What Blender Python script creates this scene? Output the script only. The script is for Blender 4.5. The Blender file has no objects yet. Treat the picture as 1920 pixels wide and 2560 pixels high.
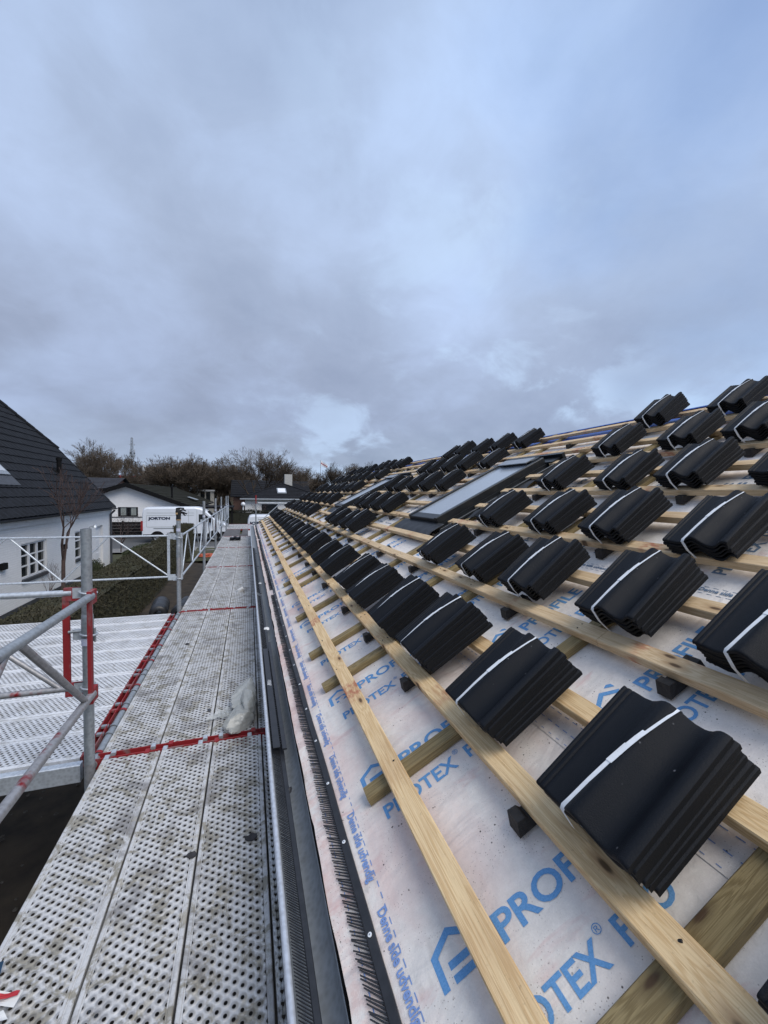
import bpy, bmesh, math, random
from mathutils import Vector, Matrix, noise
import mathutils
R=math.radians
scene=bpy.context.scene
# ------------------------------------------------------------------ camera
CAM=Vector((0,0,3.55)); F_PX=1034.0
yaw,pitch,roll,TH=R(18.30),R(2.35),R(0.786),R(27.25)
fw=Vector((math.sin(yaw)*math.cos(pitch),math.cos(yaw)*math.cos(pitch),-math.sin(pitch)))
rt=Vector((math.cos(yaw),-math.sin(yaw),0)); up=rt.cross(fw)
r2=math.cos(roll)*rt+math.sin(roll)*up; u2=-math.sin(roll)*rt+math.cos(roll)*up
cd=bpy.data.cameras.new('camera'); cam=bpy.data.objects.new('camera',cd); scene.collection.objects.link(cam)
cam.matrix_world=Matrix(((r2.x,u2.x,-fw.x,CAM.x),(r2.y,u2.y,-fw.y,CAM.y),(r2.z,u2.z,-fw.z,CAM.z),(0,0,0,1)))
cd.sensor_fit='VERTICAL'; cd.sensor_height=24.0; cd.sensor_width=18.0; cd.lens=F_PX/2560*24
cd.clip_start=0.05; cd.clip_end=3000
scene.camera=cam
# ------------------------------------------------------------------ sky
w=bpy.data.worlds.new("World"); scene.world=w; w.use_nodes=True
nt=w.node_tree; nt.nodes.clear(); N=nt.nodes; L=nt.links
def nd(t,**k):
    n=N.new(t)
    for a,b in k.items(): setattr(n,a,b)
    return n
SUN_EL,SUN_AZ=R(55),R(148)
sky=nd('ShaderNodeTexSky',sky_type='NISHITA',sun_disc=False); sky.sun_elevation=SUN_EL; sky.sun_rotation=SUN_AZ
bg1=nd('ShaderNodeBackground'); bg1.inputs[1].default_value=0.09
L.new(sky.outputs[0],bg1.inputs[0])
tc=nd('ShaderNodeTexCoord'); sep=nd('ShaderNodeSeparateXYZ'); L.new(tc.outputs['Generated'],sep.inputs[0])
def mth(op,a,b=None,c=None,clamp=False):
    m=nd('ShaderNodeMath',operation=op); m.use_clamp=clamp
    for i,v in enumerate((a,b,c)):
        if v is None: continue
        if isinstance(v,(int,float)): m.inputs[i].default_value=v
        else: L.new(v,m.inputs[i])
    return m.outputs[0]
zc=mth('MAXIMUM',sep.outputs[2],0.0); zz=mth('ADD',zc,0.42)
px=mth('DIVIDE',sep.outputs[0],zz); py=mth('DIVIDE',sep.outputs[1],zz)
cmb=nd('ShaderNodeCombineXYZ'); L.new(px,cmb.inputs[0]); L.new(py,cmb.inputs[1])
def nz(scale,det,rough,off,dist=0.0):
    mp=nd('ShaderNodeMapping'); mp.inputs['Location'].default_value=off; L.new(cmb.outputs[0],mp.inputs[0])
    n=nd('ShaderNodeTexNoise'); n.inputs['Scale'].default_value=scale; n.inputs['Detail'].default_value=det
    n.inputs['Roughness'].default_value=rough; n.inputs['Distortion'].default_value=dist
    L.new(mp.outputs[0],n.inputs[0]); return n.outputs[0]
n1=nz(1.3,5,0.5,(3.1,1.7,0),0.25); n2=nz(2.6,6,0.52,(7.7,4.2,2),0.15); n3=nz(0.7,3,0.5,(1.0,9.0,5))
def ramp(src,stops):
    r=nd('ShaderNodeValToRGB'); L.new(src,r.inputs[0]); e=r.color_ramp.elements
    while len(e)<len(stops): e.new(0.5)
    for i,(p,c) in enumerate(stops): e[i].position=p; e[i].color=(*c,1) if len(c)==3 else c
    return r
# a lumpy grey deck: its tone follows the height above the horizon, broken up by noise
n6=nz(5.2,8,0.6,(4.2,3.3,6),0.5)
cl=mth('ADD',mth('MULTIPLY',n1,0.42),mth('ADD',mth('MULTIPLY',n2,0.40),mth('MULTIPLY',n6,0.18)))
base=ramp(sep.outputs[2],[(0.0,(0.285,0.345,0.455)),(0.07,(0.222,0.264,0.345)),(0.17,(0.200,0.236,0.325)),(0.30,(0.214,0.252,0.345)),(0.50,(0.252,0.302,0.410)),(0.75,(0.265,0.330,0.460))])
def vmul(col,fac):
    m=nd('ShaderNodeMix',data_type='RGBA',blend_type='MULTIPLY'); m.inputs[0].default_value=1.0; L.new(col,m.inputs[6]); L.new(fac,m.inputs[7]); return m.outputs[2]
def vmix(f,a,b):
    m=nd('ShaderNodeMix',data_type='RGBA')
    for i,v in ((0,f),(6,a),(7,b)):
        if isinstance(v,tuple): m.inputs[i].default_value=(*v,1)
        else: L.new(v,m.inputs[i])
    return m.outputs[2]
def mrange(v,a,b,c=0.0,d=1.0):
    m=nd('ShaderNodeMapRange',interpolation_type='SMOOTHSTEP'); L.new(v,m.inputs[0])
    for i,q in zip((1,2,3,4),(a,b,c,d)): m.inputs[i].default_value=q
    return m.outputs[0]
shade=ramp(cl,[(0.36,(0.78,0.79,0.82)),(0.48,(0.96,0.96,0.97)),(0.62,(1.22,1.25,1.29))])
col=vmul(base.outputs[0],shade.outputs[0])
n4=nz(3.4,7,0.58,(2.2,6.1,3),0.4); n5=nz(1.1,3,0.5,(5.5,1.2,8))
low=mrange(sep.outputs[2],0.42,0.05); east=mrange(sep.outputs[0],-0.25,0.75)
wisp=mth('MULTIPLY',mth('MULTIPLY',mrange(n4,0.50,0.66),mrange(n5,0.40,0.58)),mth('ADD',mth('MULTIPLY',low,0.36),mth('MULTIPLY',east,0.62)),None,True)
col=vmul(col,ramp(sep.outputs[0],[(0.0,(0.95,0.965,0.965)),(0.7,(1.12,1.16,1.16))]).outputs[0])
col=vmix(wisp,col,(0.33,0.43,0.58))
L.new(col,(bg2:=nd('ShaderNodeBackground')).inputs[0]); bg2.inputs[1].default_value=1.0
# thin blue openings toward the east and overhead
bluesky=vmul(sky.outputs[0],(lambda c:(setattr(c,'label','tint'),c.outputs[0])[1])(nd('ShaderNodeRGB'))); 
for n_ in N:
    if n_.label=='tint': n_.outputs[0].default_value=(1.0,1.02,1.08,1)
for l_ in list(bg1.inputs[0].links): L.remove(l_)
L.new(bluesky,bg1.inputs[0])
hole=mth('ADD',mth('ADD',mth('MULTIPLY',n3,0.8),mth('MULTIPLY',sep.outputs[0],0.62)),mth('ADD',mth('MULTIPLY',n2,0.65),mth('MULTIPLY',sep.outputs[2],0.75)))
mx=nd('ShaderNodeMixShader'); L.new(mrange(hole,1.34,1.85,0.0,0.80),mx.inputs[0]); L.new(bg2.outputs[0],mx.inputs[1]); L.new(bg1.outputs[0],mx.inputs[2])
out=nd('ShaderNodeOutputWorld'); L.new(mx.outputs[0],out.inputs[0])
sd=bpy.data.lights.new('sun','SUN'); sd.energy=1.5; sd.angle=R(42); sd.color=(1.0,0.93,0.84)
so=bpy.data.objects.new('sun',sd); scene.collection.objects.link(so)
# sun direction: behind and above the camera (overcast glow)
sdir=Vector((math.sin(SUN_AZ)*math.cos(SUN_EL),math.cos(SUN_AZ)*math.cos(SUN_EL),math.sin(SUN_EL)))
so.rotation_euler=sdir.to_track_quat('Z','Y').to_euler()
scene.view_settings.view_transform='Standard'; scene.view_settings.look='None'; scene.view_settings.exposure=0.85; scene.view_settings.gamma=1
# ------------------------------------------------------------------ helpers
COL=scene.collection
def tag(o,label=None,cat=None,group=None,kind=None):
    if label: o['label']=label
    if cat: o['category']=cat
    if group: o['group']=group
    if kind: o['kind']=kind
    return o
def empty(name,label,cat,loc=(0,0,0),group=None,mat=None):
    o=bpy.data.objects.new(name,None); COL.objects.link(o); o.empty_display_size=0.1
    if mat is not None: o.matrix_world=mat
    else: o.location=loc
    return tag(o,label,cat,group)
class MB:
    def __init__(s): s.v=[]; s.f=[]; s.mi=[]; s.sm=[]
    def add(s,vs,fs,mi=0,sm=False):
        b=len(s.v); s.v+= [tuple(x) for x in vs]
        for f in fs: s.f.append(tuple(b+i for i in f)); s.mi.append(mi); s.sm.append(sm)
    def box(s,a,b,mi=0,M=None):
        x0,y0,z0=a; x1,y1,z1=b
        vs=[(x0,y0,z0),(x1,y0,z0),(x1,y1,z0),(x0,y1,z0),(x0,y0,z1),(x1,y0,z1),(x1,y1,z1),(x0,y1,z1)]
        if M is not None: vs=[M@Vector(v) for v in vs]
        s.add(vs,[(0,3,2,1),(4,5,6,7),(0,1,5,4),(1,2,6,5),(2,3,7,6),(3,0,4,7)],mi)
    def cbox(s,a,b,c=0.004,mi=0,n=1):
        # box with chamfered long edges (octagon prism) along the longest axis
        d=[b[i]-a[i] for i in range(3)]; ax=d.index(max(d)); o=[i for i in range(3) if i!=ax]
        (p0,p1),(q0,q1)=(a[o[0]],b[o[0]]),(a[o[1]],b[o[1]])
        ring=[(p0+c,q0),(p1-c,q0),(p1,q0+c),(p1,q1-c),(p1-c,q1),(p0+c,q1),(p0,q1-c),(p0,q0+c)]
        flip=(ax==1)
        vs=[]
        for k in range(n+1):
            t=a[ax]+d[ax]*k/n
            for r in ring:
                v=[0,0,0]; v[ax]=t; v[o[0]]=r[0]; v[o[1]]=r[1]; vs.append(v)
        fs=[]
        for k in range(n):
            for i in range(8):
                j=(i+1)%8; q=(k*8+i,k*8+j,(k+1)*8+j,(k+1)*8+i)
                fs.append(q if not flip else q[::-1])
        e0=tuple(range(7,-1,-1)); e1=tuple(n*8+i for i in range(8))
        if flip: e0=e0[::-1]; e1=e1[::-1]
        fs+=[e0,e1]; s.add(vs,fs,mi)
    def tube(s,p,q,r,seg=12,mi=0,r2=None,cap=True,sm=True):
        p=Vector(p); q=Vector(q); d=(q-p)
        if d.length<1e-6: return
        d.normalize(); a=d.orthogonal().normalized(); b=d.cross(a); r2=r if r2 is None else r2
        vs=[]
        for c,rr in ((p,r),(q,r2)):
            for i in range(seg):
                t=2*math.pi*i/seg; vs.append(c+a*(rr*math.cos(t))+b*(rr*math.sin(t)))
        s.add(vs,[(i,(i+1)%seg,seg+(i+1)%seg,seg+i) for i in range(seg)],mi,sm)
        if cap: s.add(vs[:seg],[tuple(range(seg-1,-1,-1))],mi); s.add(vs[seg:],[tuple(range(seg))],mi)
    def ring(s,c,r,rr,M=None,seg=20,s2=6,mi=0):
        vs=[]
        for i in range(seg):
            t=2*math.pi*i/seg
            for j in range(s2):
                u=2*math.pi*j/s2; v=Vector(((r+rr*math.cos(u))*math.cos(t),(r+rr*math.cos(u))*math.sin(t),rr*math.sin(u)))
                if M is not None: v=M@v
                vs.append(v+Vector(c))
        s.add(vs,[(i*s2+j,((i+1)%seg)*s2+j,((i+1)%seg)*s2+(j+1)%s2,i*s2+(j+1)%s2) for i in range(seg) for j in range(s2)],mi,True)
    def lathe(s,prof,c,seg=20,mi=0,M=None):
        vs=[]
        for (r,z) in prof:
            for i in range(seg):
                t=2*math.pi*i/seg; v=Vector((r*math.cos(t),r*math.sin(t),z))
                if M is not None: v=M@v
                vs.append(v+Vector(c))
        n=len(prof)
        s.add(vs,[(k*seg+i,k*seg+(i+1)%seg,(k+1)*seg+(i+1)%seg,(k+1)*seg+i) for k in range(n-1) for i in range(seg)],mi,True)
    def mesh(s,name,mats):
        me=bpy.data.meshes.new(name); me.from_pydata(s.v,[],s.f); me.update()
        for m in (mats if isinstance(mats,(list,tuple)) else [mats]): me.materials.append(m)
        me.polygons.foreach_set('material_index',s.mi); me.polygons.foreach_set('use_smooth',s.sm); return me
    def build(s,name,mats,parent=None,mat=None,fix=False):
        me=s.mesh(name,mats)
        if fix:
            b=bmesh.new(); b.from_mesh(me); bmesh.ops.recalc_face_normals(b,faces=b.faces); b.to_mesh(me); b.free()
        o=bpy.data.objects.new(name,me); COL.objects.link(o)
        if mat is not None: o.matrix_world=mat
        if parent: o.parent=parent
        return o
def inst(name,me,parent,mat=None):
    o=bpy.data.objects.new(name,me); COL.objects.link(o); o.parent=parent
    if mat is not None: o.matrix_local=mat
    return o
# ------------------------------------------------------------------ materials
class G:
    """small node-graph builder for a Principled material"""
    def __init__(s,name):
        s.m=bpy.data.materials.new(name); s.m.use_nodes=True; s.t=s.m.node_tree; s.t.nodes.clear()
        s.o=s.n('ShaderNodeOutputMaterial'); s.p=s.n('ShaderNodeBsdfPrincipled'); s.l(s.p.outputs[0],s.o.inputs[0])
        s.tc=s.n('ShaderNodeTexCoord')
    def n(s,t,**k):
        x=s.t.nodes.new(t)
        for a,b in k.items(): setattr(x,a,b)
        return x
    def l(s,a,b): s.t.links.new(a,b)
    def setv(s,i,v):
        if isinstance(v,(int,float)): i.default_value=v
        elif isinstance(v,tuple): i.default_value=v if len(v)!=3 or i.type!='RGBA' else (*v,1)
        else: s.l(v,i)
    def co(s,scale=(1,1,1),loc=(0,0,0),rot=(0,0,0),src='Object'):
        mp=s.n('ShaderNodeMapping'); mp.inputs['Scale'].default_value=scale; mp.inputs['Location'].default_value=loc; mp.inputs['Rotation'].default_value=rot
        s.l(s.tc.outputs[src],mp.inputs[0]); return mp.outputs[0]
    def noise(s,vec,scale,det=4,rough=0.5,dist=0.0):
        x=s.n('ShaderNodeTexNoise'); s.l(vec,x.inputs[0]); x.inputs['Scale'].default_value=scale; x.inputs['Detail'].default_value=det
        x.inputs['Roughness'].default_value=rough; x.inputs['Distortion'].default_value=dist; return x.outputs[0]
    def vor(s,vec,scale,feat='F1',rand=1.0):
        x=s.n('ShaderNodeTexVoronoi',feature=feat); s.l(vec,x.inputs[0]); x.inputs['Scale'].default_value=scale; x.inputs['Randomness'].default_value=rand; return x.outputs[0]
    def math(s,op,a,b=None,c=None,clamp=False):
        x=s.n('ShaderNodeMath',operation=op); x.use_clamp=clamp
        for i,v in enumerate((a,b,c)):
            if v is not None: s.setv(x.inputs[i],v)
        return x.outputs[0]
    def mr(s,v,a,b,c=0.0,d=1.0,smooth=False):
        x=s.n('ShaderNodeMapRange')
        if smooth: x.interpolation_type='SMOOTHSTEP'
        s.l(v,x.inputs[0])
        for i,q in zip((1,2,3,4),(a,b,c,d)): x.inputs[i].default_value=q
        return x.outputs[0]
    def mix(s,f,a,b,mode='MIX'):
        x=s.n('ShaderNodeMix',data_type='RGBA',blend_type=mode); s.setv(x.inputs[0],f); s.setv(x.inputs[6],a); s.setv(x.inputs[7],b); return x.outputs[2]
    def bump(s,h,strength=0.3,dist=0.01):
        x=s.n('ShaderNodeBump'); x.inputs['Strength'].default_value=strength; x.inputs['Distance'].default_value=dist; s.l(h,x.inputs['Height']); s.l(x.outputs[0],s.p.inputs['Normal'])
    def set(s,col=None,rough=None,metal=None,spec=None):
        if col is not None: s.setv(s.p.inputs['Base Color'],col)
        if rough is not None: s.setv(s.p.inputs['Roughness'],rough)
        if metal is not None: s.setv(s.p.inputs['Metallic'],metal)
        if spec is not None: s.setv(s.p.inputs['Specular IOR Level'],spec)
        return s.m
    def xyz(s,src=None):
        x=s.n('ShaderNodeSeparateXYZ'); s.l(src if src else s.tc.outputs['Object'],x.inputs[0]); return x.outputs
    def rnd(s): return s.n('ShaderNodeObjectInfo').outputs['Random']
def simple(name,c,rough=0.6,metal=0.0,var=0.15,scale=8,bump=0.0,c2=None,spec=None,detail=4,stretch=(1,1,1)):
    g=G(name); n=g.noise(g.co(stretch),scale,detail,0.6)
    d=c2 if c2 else tuple(x*(1-var) for x in c); l=c if c2 else tuple(min(1,x*(1+var)) for x in c)
    col=g.mix(g.mr(n,0.35,0.65),d,l)
    if bump: g.bump(n,bump,0.01)
    return g.set(col,rough,metal,spec)
def wood(name,a,b,c,axis,redm=True,greenish=False):
    g=G(name); r=g.rnd()
    off=g.n('ShaderNodeVectorMath',operation='ADD'); g.l(g.tc.outputs['Object'],off.inputs[0])
    cb=g.n('ShaderNodeCombineXYZ'); g.l(g.math('MULTIPLY',r,37.0),cb.inputs[0]); g.l(g.math('MULTIPLY',r,91.0),cb.inputs[1]); g.l(cb.outputs[0],off.inputs[1])
    def mp(sc):
        m=g.n('ShaderNodeMapping'); m.inputs['Scale'].default_value=sc; g.l(off.outputs[0],m.inputs[0]); return m.outputs[0]
    st=(lambda u,v:(u,v,u)) if axis=='y' else (lambda u,v:(v,u,u))
    vn=g.n('ShaderNodeTexVoronoi',voronoi_dimensions='2D'); g.l(mp(st(8.0,2.6)),vn.inputs[0]); vn.inputs['Scale'].default_value=1.0; kn=vn.outputs[0]; k0=g.mr(kn,0.02,0.40,1.0,0.0,True)
    warp=g.noise(mp(st(5,1.1)),1,3,0.5)
    gr=g.math('ADD',g.noise(mp(st(26,0.7)),1.6,5,0.6,1.2),g.math('MULTIPLY',k0,0.35))
    wv=g.math('SINE',g.math('MULTIPLY',g.math('ADD',gr,g.math('MULTIPLY',warp,0.9)),34.0))
    fine=g.noise(mp(st(240,6)),1,3,0.6)
    k=g.mr(kn,0.05,0.17,1.0,0.0,True); k2=g.mr(kn,0.03,0.075,1.0,0.0,True)
    big=g.noise(mp(st(4,1.6)),1,3,0.5)
    col=g.mix(g.mr(wv,-0.4,1.0),a,b)
    col=g.mix(g.mr(fine,0.42,0.72,0,0.35),col,c)
    col=g.mix(g.mr(big,0.52,0.72,0,0.5),col,c)
    col=g.mix(g.math('MULTIPLY',k,0.65),col,c); col=g.mix(g.math('MULTIPLY',k2,0.85),col,(0.055,0.028,0.014))
    if redm:
        rd=g.noise(mp(st(2.5,2.6)),1,2,0.5); rr=g.noise(mp(st(60,25)),1,2,0.5)
        col=g.mix(g.math('MULTIPLY',g.mr(rd,0.62,0.68,0,0.75),g.mr(rr,0.35,0.6)),col,(0.36,0.09,0.05))
    col=g.mix(g.mr(g.noise(mp(st(30,30)),3,3,0.6),0.62,0.8,0,0.35),col,(0.10,0.07,0.045))
    g.bump(g.math('ADD',wv,g.math('MULTIPLY',fine,3.0)),0.25,0.0012)
    return g.set(col,0.62,0.0,0.3)
M={}
M['batten']=wood('pine_wood',(0.76,0.575,0.33),(0.62,0.43,0.22),(0.38,0.215,0.10),'y')
M['batten_pale']=wood('pine_wood_pale',(0.68,0.525,0.33),(0.57,0.415,0.24),(0.38,0.24,0.125),'y')
M['counter']=wood('treated_wood',(0.275,0.215,0.105),(0.185,0.138,0.062),(0.11,0.078,0.036),'x',False)
# underlay felt
g=G('underlay_felt'); X=g.xyz()
v=X[0]; felt=g.noise(g.co((1,1,1)),260,3,0.7); mid=g.noise(g.co((1,1,1)),34,5,0.65); bigp=g.noise(g.co((1,0.55,1)),3.1,5,0.62,0.5); str_=g.noise(g.co((1.4,5,1)),2.3,4,0.6,0.4)
col=g.mix(g.mr(mid,0.35,0.68),(0.69,0.665,0.63),(0.79,0.76,0.72)); col=g.mix(g.mr(felt,0.3,0.7,0,0.22),col,(0.42,0.40,0.40))
near=g.mr(v,-0.4,0.9,1.0,0.10)
pk=g.math('MULTIPLY',g.mr(bigp,0.42,0.68),near)
col=g.mix(g.math('MULTIPLY',pk,0.85),col,(0.62,0.43,0.40))
edge=g.mr(v,-0.15,-0.34,0.0,1.0)
col=g.mix(g.math('MULTIPLY',g.math('MULTIPLY',edge,g.mr(mid,0.38,0.62)),0.55),col,(0.50,0.33,0.30))
col=g.mix(g.math('MULTIPLY',g.mr(str_,0.60,0.70),0.30),col,(0.52,0.20,0.20))
dirt=g.math('MULTIPLY',g.mr(g.noise(g.co((1,0.3,1)),17,4,0.6),0.62,0.78),g.mr(v,-0.10,-0.24,0.1,1.0))
col=g.mix(g.math('MULTIPLY',dirt,0.7),col,(0.17,0.12,0.09))
sp=g.vor(g.co(),42); pick=g.noise(g.co(),11,2,0.5); col=g.mix(g.math('MULTIPLY',g.mr(sp,0.07,0.13,1,0),g.mr(pick,0.52,0.60)),col,(0.06,0.05,0.045))
sp2=g.vor(g.co(),130); col=g.mix(g.math('MULTIPLY',g.mr(sp2,0.10,0.2,0.7,0),g.mr(pick,0.45,0.60)),col,(0.13,0.10,0.09))
wr=g.noise(g.co((0.6,1.6,1)),5,3,0.5,0.8)
g.bump(g.math('ADD',g.math('MULTIPLY',wr,9.0),g.math('ADD',g.math('MULTIPLY',felt,0.35),mid)),0.5,0.004)
M['felt']=g.set(col,0.85,0,0.2)
def ink(name,c):
    g=G(name); n=g.noise(g.co(),240,3,0.7); m=g.noise(g.co(),25,3,0.6)
    return g.set(g.mix(g.math('MULTIPLY',g.mr(n,0.35,0.7),0.5),c,tuple(min(1,x*1.45+0.07) for x in c)),0.8,0,0.2)
M['ink']=ink('blue_print',(0.10,0.26,0.50)); M['ink2']=ink('grey_blue_print',(0.10,0.16,0.24)); M['ink3']=ink('small_blue_print',(0.15,0.24,0.47))
M['bluefelt']=simple('blue_underlay',(0.025,0.085,0.36),0.5,0,0.2,14,0.1)
# roof tile
g=G('black_roof_tile'); n=g.noise(g.co(),330,3,0.7); m2=g.noise(g.co(),9,3,0.5); r=g.rnd()
col=g.mix(g.mr(m2,0.3,0.7),(0.0035,0.0048,0.0078),(0.0055,0.0074,0.0112)); col=g.mix(g.mr(n,0.66,0.74,0,0.35),col,(0.05,0.055,0.065))
ch=g.vor(g.co(),17); col=g.mix(g.math('MULTIPLY',g.mr(ch,0.03,0.06,1,0),g.mr(g.noise(g.co(),5,2),0.55,0.6)),col,(0.16,0.16,0.17))
g.bump(n,0.9,0.0016); M['tile']=g.set(col,g.mr(m2,0.3,0.7,0.48,0.60),0,0.20)
g=G('tile_cut_edge'); n=g.noise(g.co(),420,3,0.8); g.bump(n,0.9,0.003); M['tile_edge']=g.set(g.mix(g.mr(n,0.4,0.7),(0.003,0.0036,0.005),(0.009,0.0105,0.0135)),0.75,0,0.25)
M['strap']=simple('white_plastic_strap',(0.74,0.77,0.80),0.35,0,0.06,60)
M['blackplastic']=simple('black_plastic',(0.016,0.017,0.02),0.42,0,0.25,30,0.1)
M['blackblock']=simple('black_impregnated_block',(0.018,0.016,0.015),0.7,0,0.4,60,0.6)
# galvanised steel
def galv(name,base,rough=0.5,metal=0.55,red=0.0,dirt=0.3,sc=1.0):
    g=G(name); a=g.vor(g.co(),55*sc); n=g.noise(g.co(),14*sc,5,0.65); m=g.noise(g.co((1,1,0.4)),30*sc,4,0.7)
    c=tuple(base); col=g.mix(g.mr(a,0.1,0.7),tuple(x*0.84 for x in c),tuple(min(1,x*1.1) for x in c))
    col=g.mix(g.mr(n,0.45,0.75,0,dirt),col,(0.12,0.115,0.105)); col=g.mix(g.mr(m,0.6,0.75,0,0.4),col,tuple(min(1,x*1.35) for x in c))
    if red: 
        rn=g.noise(g.co((1,1,0.6)),9*sc,4,0.6); col=g.mix(g.mr(rn,0.5-red*0.5,0.62-red*0.5),col,(0.25,0.014,0.018))
    g.bump(n,0.15,0.002); return g.set(col,rough,metal)
M['galv']=galv('galvanised_steel',(0.33,0.36,0.385)); M['galv_red']=galv('steel_with_red_paint',(0.34,0.34,0.35),red=-0.12); M['galv_light']=galv('bright_galvanised',(0.52,0.56,0.60),0.42,0.5,dirt=0.15)
M['red']=galv('worn_red_paint',(0.22,0.12,0.12),0.6,0.05,red=0.30,dirt=0.5)
M['zinc']=galv('zinc_gutter',(0.20,0.22,0.24),0.5,0.15,dirt=0.35); M['bead']=galv('zinc_bead',(0.52,0.56,0.62),0.45,0.4,dirt=0.12)
# perforated steel deck
def deckmat(name,fresh):
    g=G(name); X=g.xyz(); r=g.rnd()
    x=X[0]; y=X[1]
    def lattice(ox,oy,px_,py_):
        fx=g.math('SUBTRACT',g.math('FRACT',g.math('ADD',g.math('DIVIDE',x,px_),ox)),0.5); fy=g.math('SUBTRACT',g.math('FRACT',g.math('ADD',g.math('DIVIDE',y,py_),oy)),0.5)
        fx=g.math('MULTIPLY',fx,px_); fy=g.math('MULTIPLY',fy,py_)
        return g.math('SQRT',g.math('ADD',g.math('MULTIPLY',fx,fx),g.math('MULTIPLY',fy,fy)))
    d=g.math('MINIMUM',lattice(0.5,0.5,0.050,0.034),lattice(0.0,0.0,0.050,0.034))
    inside=g.math('LESS_THAN',g.math('ABSOLUTE',x),0.124)
    d=g.math('ADD',d,g.math('MULTIPLY',g.math('SUBTRACT',1.0,inside),0.05))
    hole=g.math('LESS_THAN',d,0.0060)
    ring=g.mr(d,0.0060,0.0140,1.0,0.0,True)
    oc=g.n('ShaderNodeCombineXYZ'); g.l(g.math('MULTIPLY',r,53.0),oc.inputs[0]); g.l(g.math('MULTIPLY',r,31.0),oc.inputs[1]); of_=g.n('ShaderNodeVectorMath',operation='ADD'); g.l(g.tc.outputs['Object'],of_.inputs[0]); g.l(oc.outputs[0],of_.inputs[1]); OV=of_.outputs[0]
    n=g.noise(OV,11,8,0.72,0.6); n2=g.noise(OV,60,5,0.75); n3=g.noise(OV,3.0,7,0.7,0.8)
    base=(0.74,0.76,0.79) if fresh else (0.60,0.605,0.61)
    col=g.mix(g.mr(n2,0.35,0.65),tuple(b*0.82 for b in base),base)
    off=g.noise(OV,8.5,7,0.65,1.2); scr=g.noise(OV,170,3,0.7)
    k=0.35 if fresh else 1.0
    col=g.mix(g.math('MULTIPLY',g.mr(n,0.50,0.58),0.85*k),col,(0.235,0.215,0.165))
    col=g.mix(g.math('MULTIPLY',g.mr(n3,0.51,0.62),0.72*k),col,(0.17,0.16,0.155))
    col=g.mix(g.math('MULTIPLY',g.mr(off,0.58,0.605),0.55*k),col,(0.40,0.37,0.30))
    col=g.mix(g.math('MULTIPLY',g.mr(scr,0.60,0.70),0.35*k),col,(0.22,0.21,0.20))
    col=g.mix(g.math('MULTIPLY',ring,0.50),col,(0.12,0.11,0.10))
    h=g.mr(d,0.0065,0.016,1.0,0.0,True); g.bump(g.math('ADD',g.math('MULTIPLY',h,1.0),g.math('MULTIPLY',n2,0.18)),0.75,0.0045)
    g.set(col,0.46,0.12)
    tr=g.n('ShaderNodeBsdfTransparent'); mixs=g.n('ShaderNodeMixShader'); g.l(hole,mixs.inputs[0]); g.l(g.p.outputs[0],mixs.inputs[1]); g.l(tr.outputs[0],mixs.inputs[2]); g.l(mixs.outputs[0],g.o.inputs[0])
    return g.m
M['deck']=deckmat('perforated_deck',False); M['deck2']=deckmat('perforated_deck_clean',True)
M['ply']=simple('worn_plywood',(0.085,0.08,0.08),0.7,0,0.35,6,0.1)
M['ground']=simple('bare_soil',(0.050,0.038,0.026),0.95,0,0.4,3,0.6,c2=(0.020,0.016,0.012),detail=8)
M['grass']=simple('winter_grass',(0.055,0.06,0.022),0.95,0,0.3,2.2,0.8,c2=(0.035,0.033,0.016),detail=9)
M['rubble']=simple('dull_stones',(0.075,0.068,0.058),0.9,0,0.4,20,0.3)
M['asphalt']=simple('asphalt',(0.075,0.078,0.082),0.85,0,0.2,30,0.3)
M['paving']=simple('concrete_paving',(0.20,0.195,0.19),0.85,0,0.2,9,0.2)
# whitewashed brick
def brick(name,c,mortar,sc=1.0,bstr=0.5,ax='y'):
    g=G(name)
    rot=(math.pi/2,0,0) if ax=='x' else (math.pi/2,0,math.pi/2)
    mp=g.n('ShaderNodeMapping'); g.l(g.tc.outputs['Object'],mp.inputs[0])
    X=g.xyz(); cb=g.n('ShaderNodeCombineXYZ'); g.l(X[0] if ax=='x' else X[1],cb.inputs[0]); g.l(X[2],cb.inputs[1])
    b=g.n('ShaderNodeTexBrick'); g.l(cb.outputs[0],b.inputs[0]); b.inputs['Scale'].default_value=1.0; b.inputs['Brick Width'].default_value=0.24; b.inputs['Row Height'].default_value=0.067; b.inputs['Mortar Size'].default_value=0.009; b.inputs['Mortar Smooth'].default_value=0.4
    b.inputs['Color1'].default_value=(*c,1); b.inputs['Color2'].default_value=(*[x*0.95 for x in c],1); b.inputs['Mortar'].default_value=(*mortar,1)
    n=g.noise(g.co(),3.5,5,0.6); col=g.mix(g.mr(n,0.45,0.8,0,0.25),b.outputs[0],tuple(x*0.75 for x in c))
    g.bump(g.math('SUBTRACT',g.math('MULTIPLY',n,0.5),b.outputs['Fac']),bstr,0.006); return g.set(col,0.8)
M['whitewall']=brick('whitewashed_brick_wall',(0.80,0.81,0.82),(0.72,0.73,0.75),ax='y'); M['whitewall_x']=brick('whitewashed_brick_gable',(0.84,0.84,0.84),(0.78,0.78,0.78),ax='x')
M['redbrick']=brick('red_brick',(0.17,0.075,0.05),(0.2,0.17,0.15),ax='x')
M['roofdark']=simple('dark_roof_tiles',(0.010,0.0115,0.0150),0.75,0,0.3,5,spec=0.22)
M['rooffar']=simple('charcoal_roof',(0.014,0.015,0.018),0.85,0,0.3,4,spec=0.15)
M['roofmoss']=simple('mossy_dark_roof',(0.018,0.018,0.013),0.95,0,0.35,3,0.2,spec=0.1)
M['slate']=simple('grey_slate_roof',(0.038,0.040,0.048),0.8,0,0.3,6,spec=0.2)
M['trimblack']=simple('black_fascia',(0.007,0.007,0.008),0.8,0,0.2,6,spec=0.15)
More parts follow.
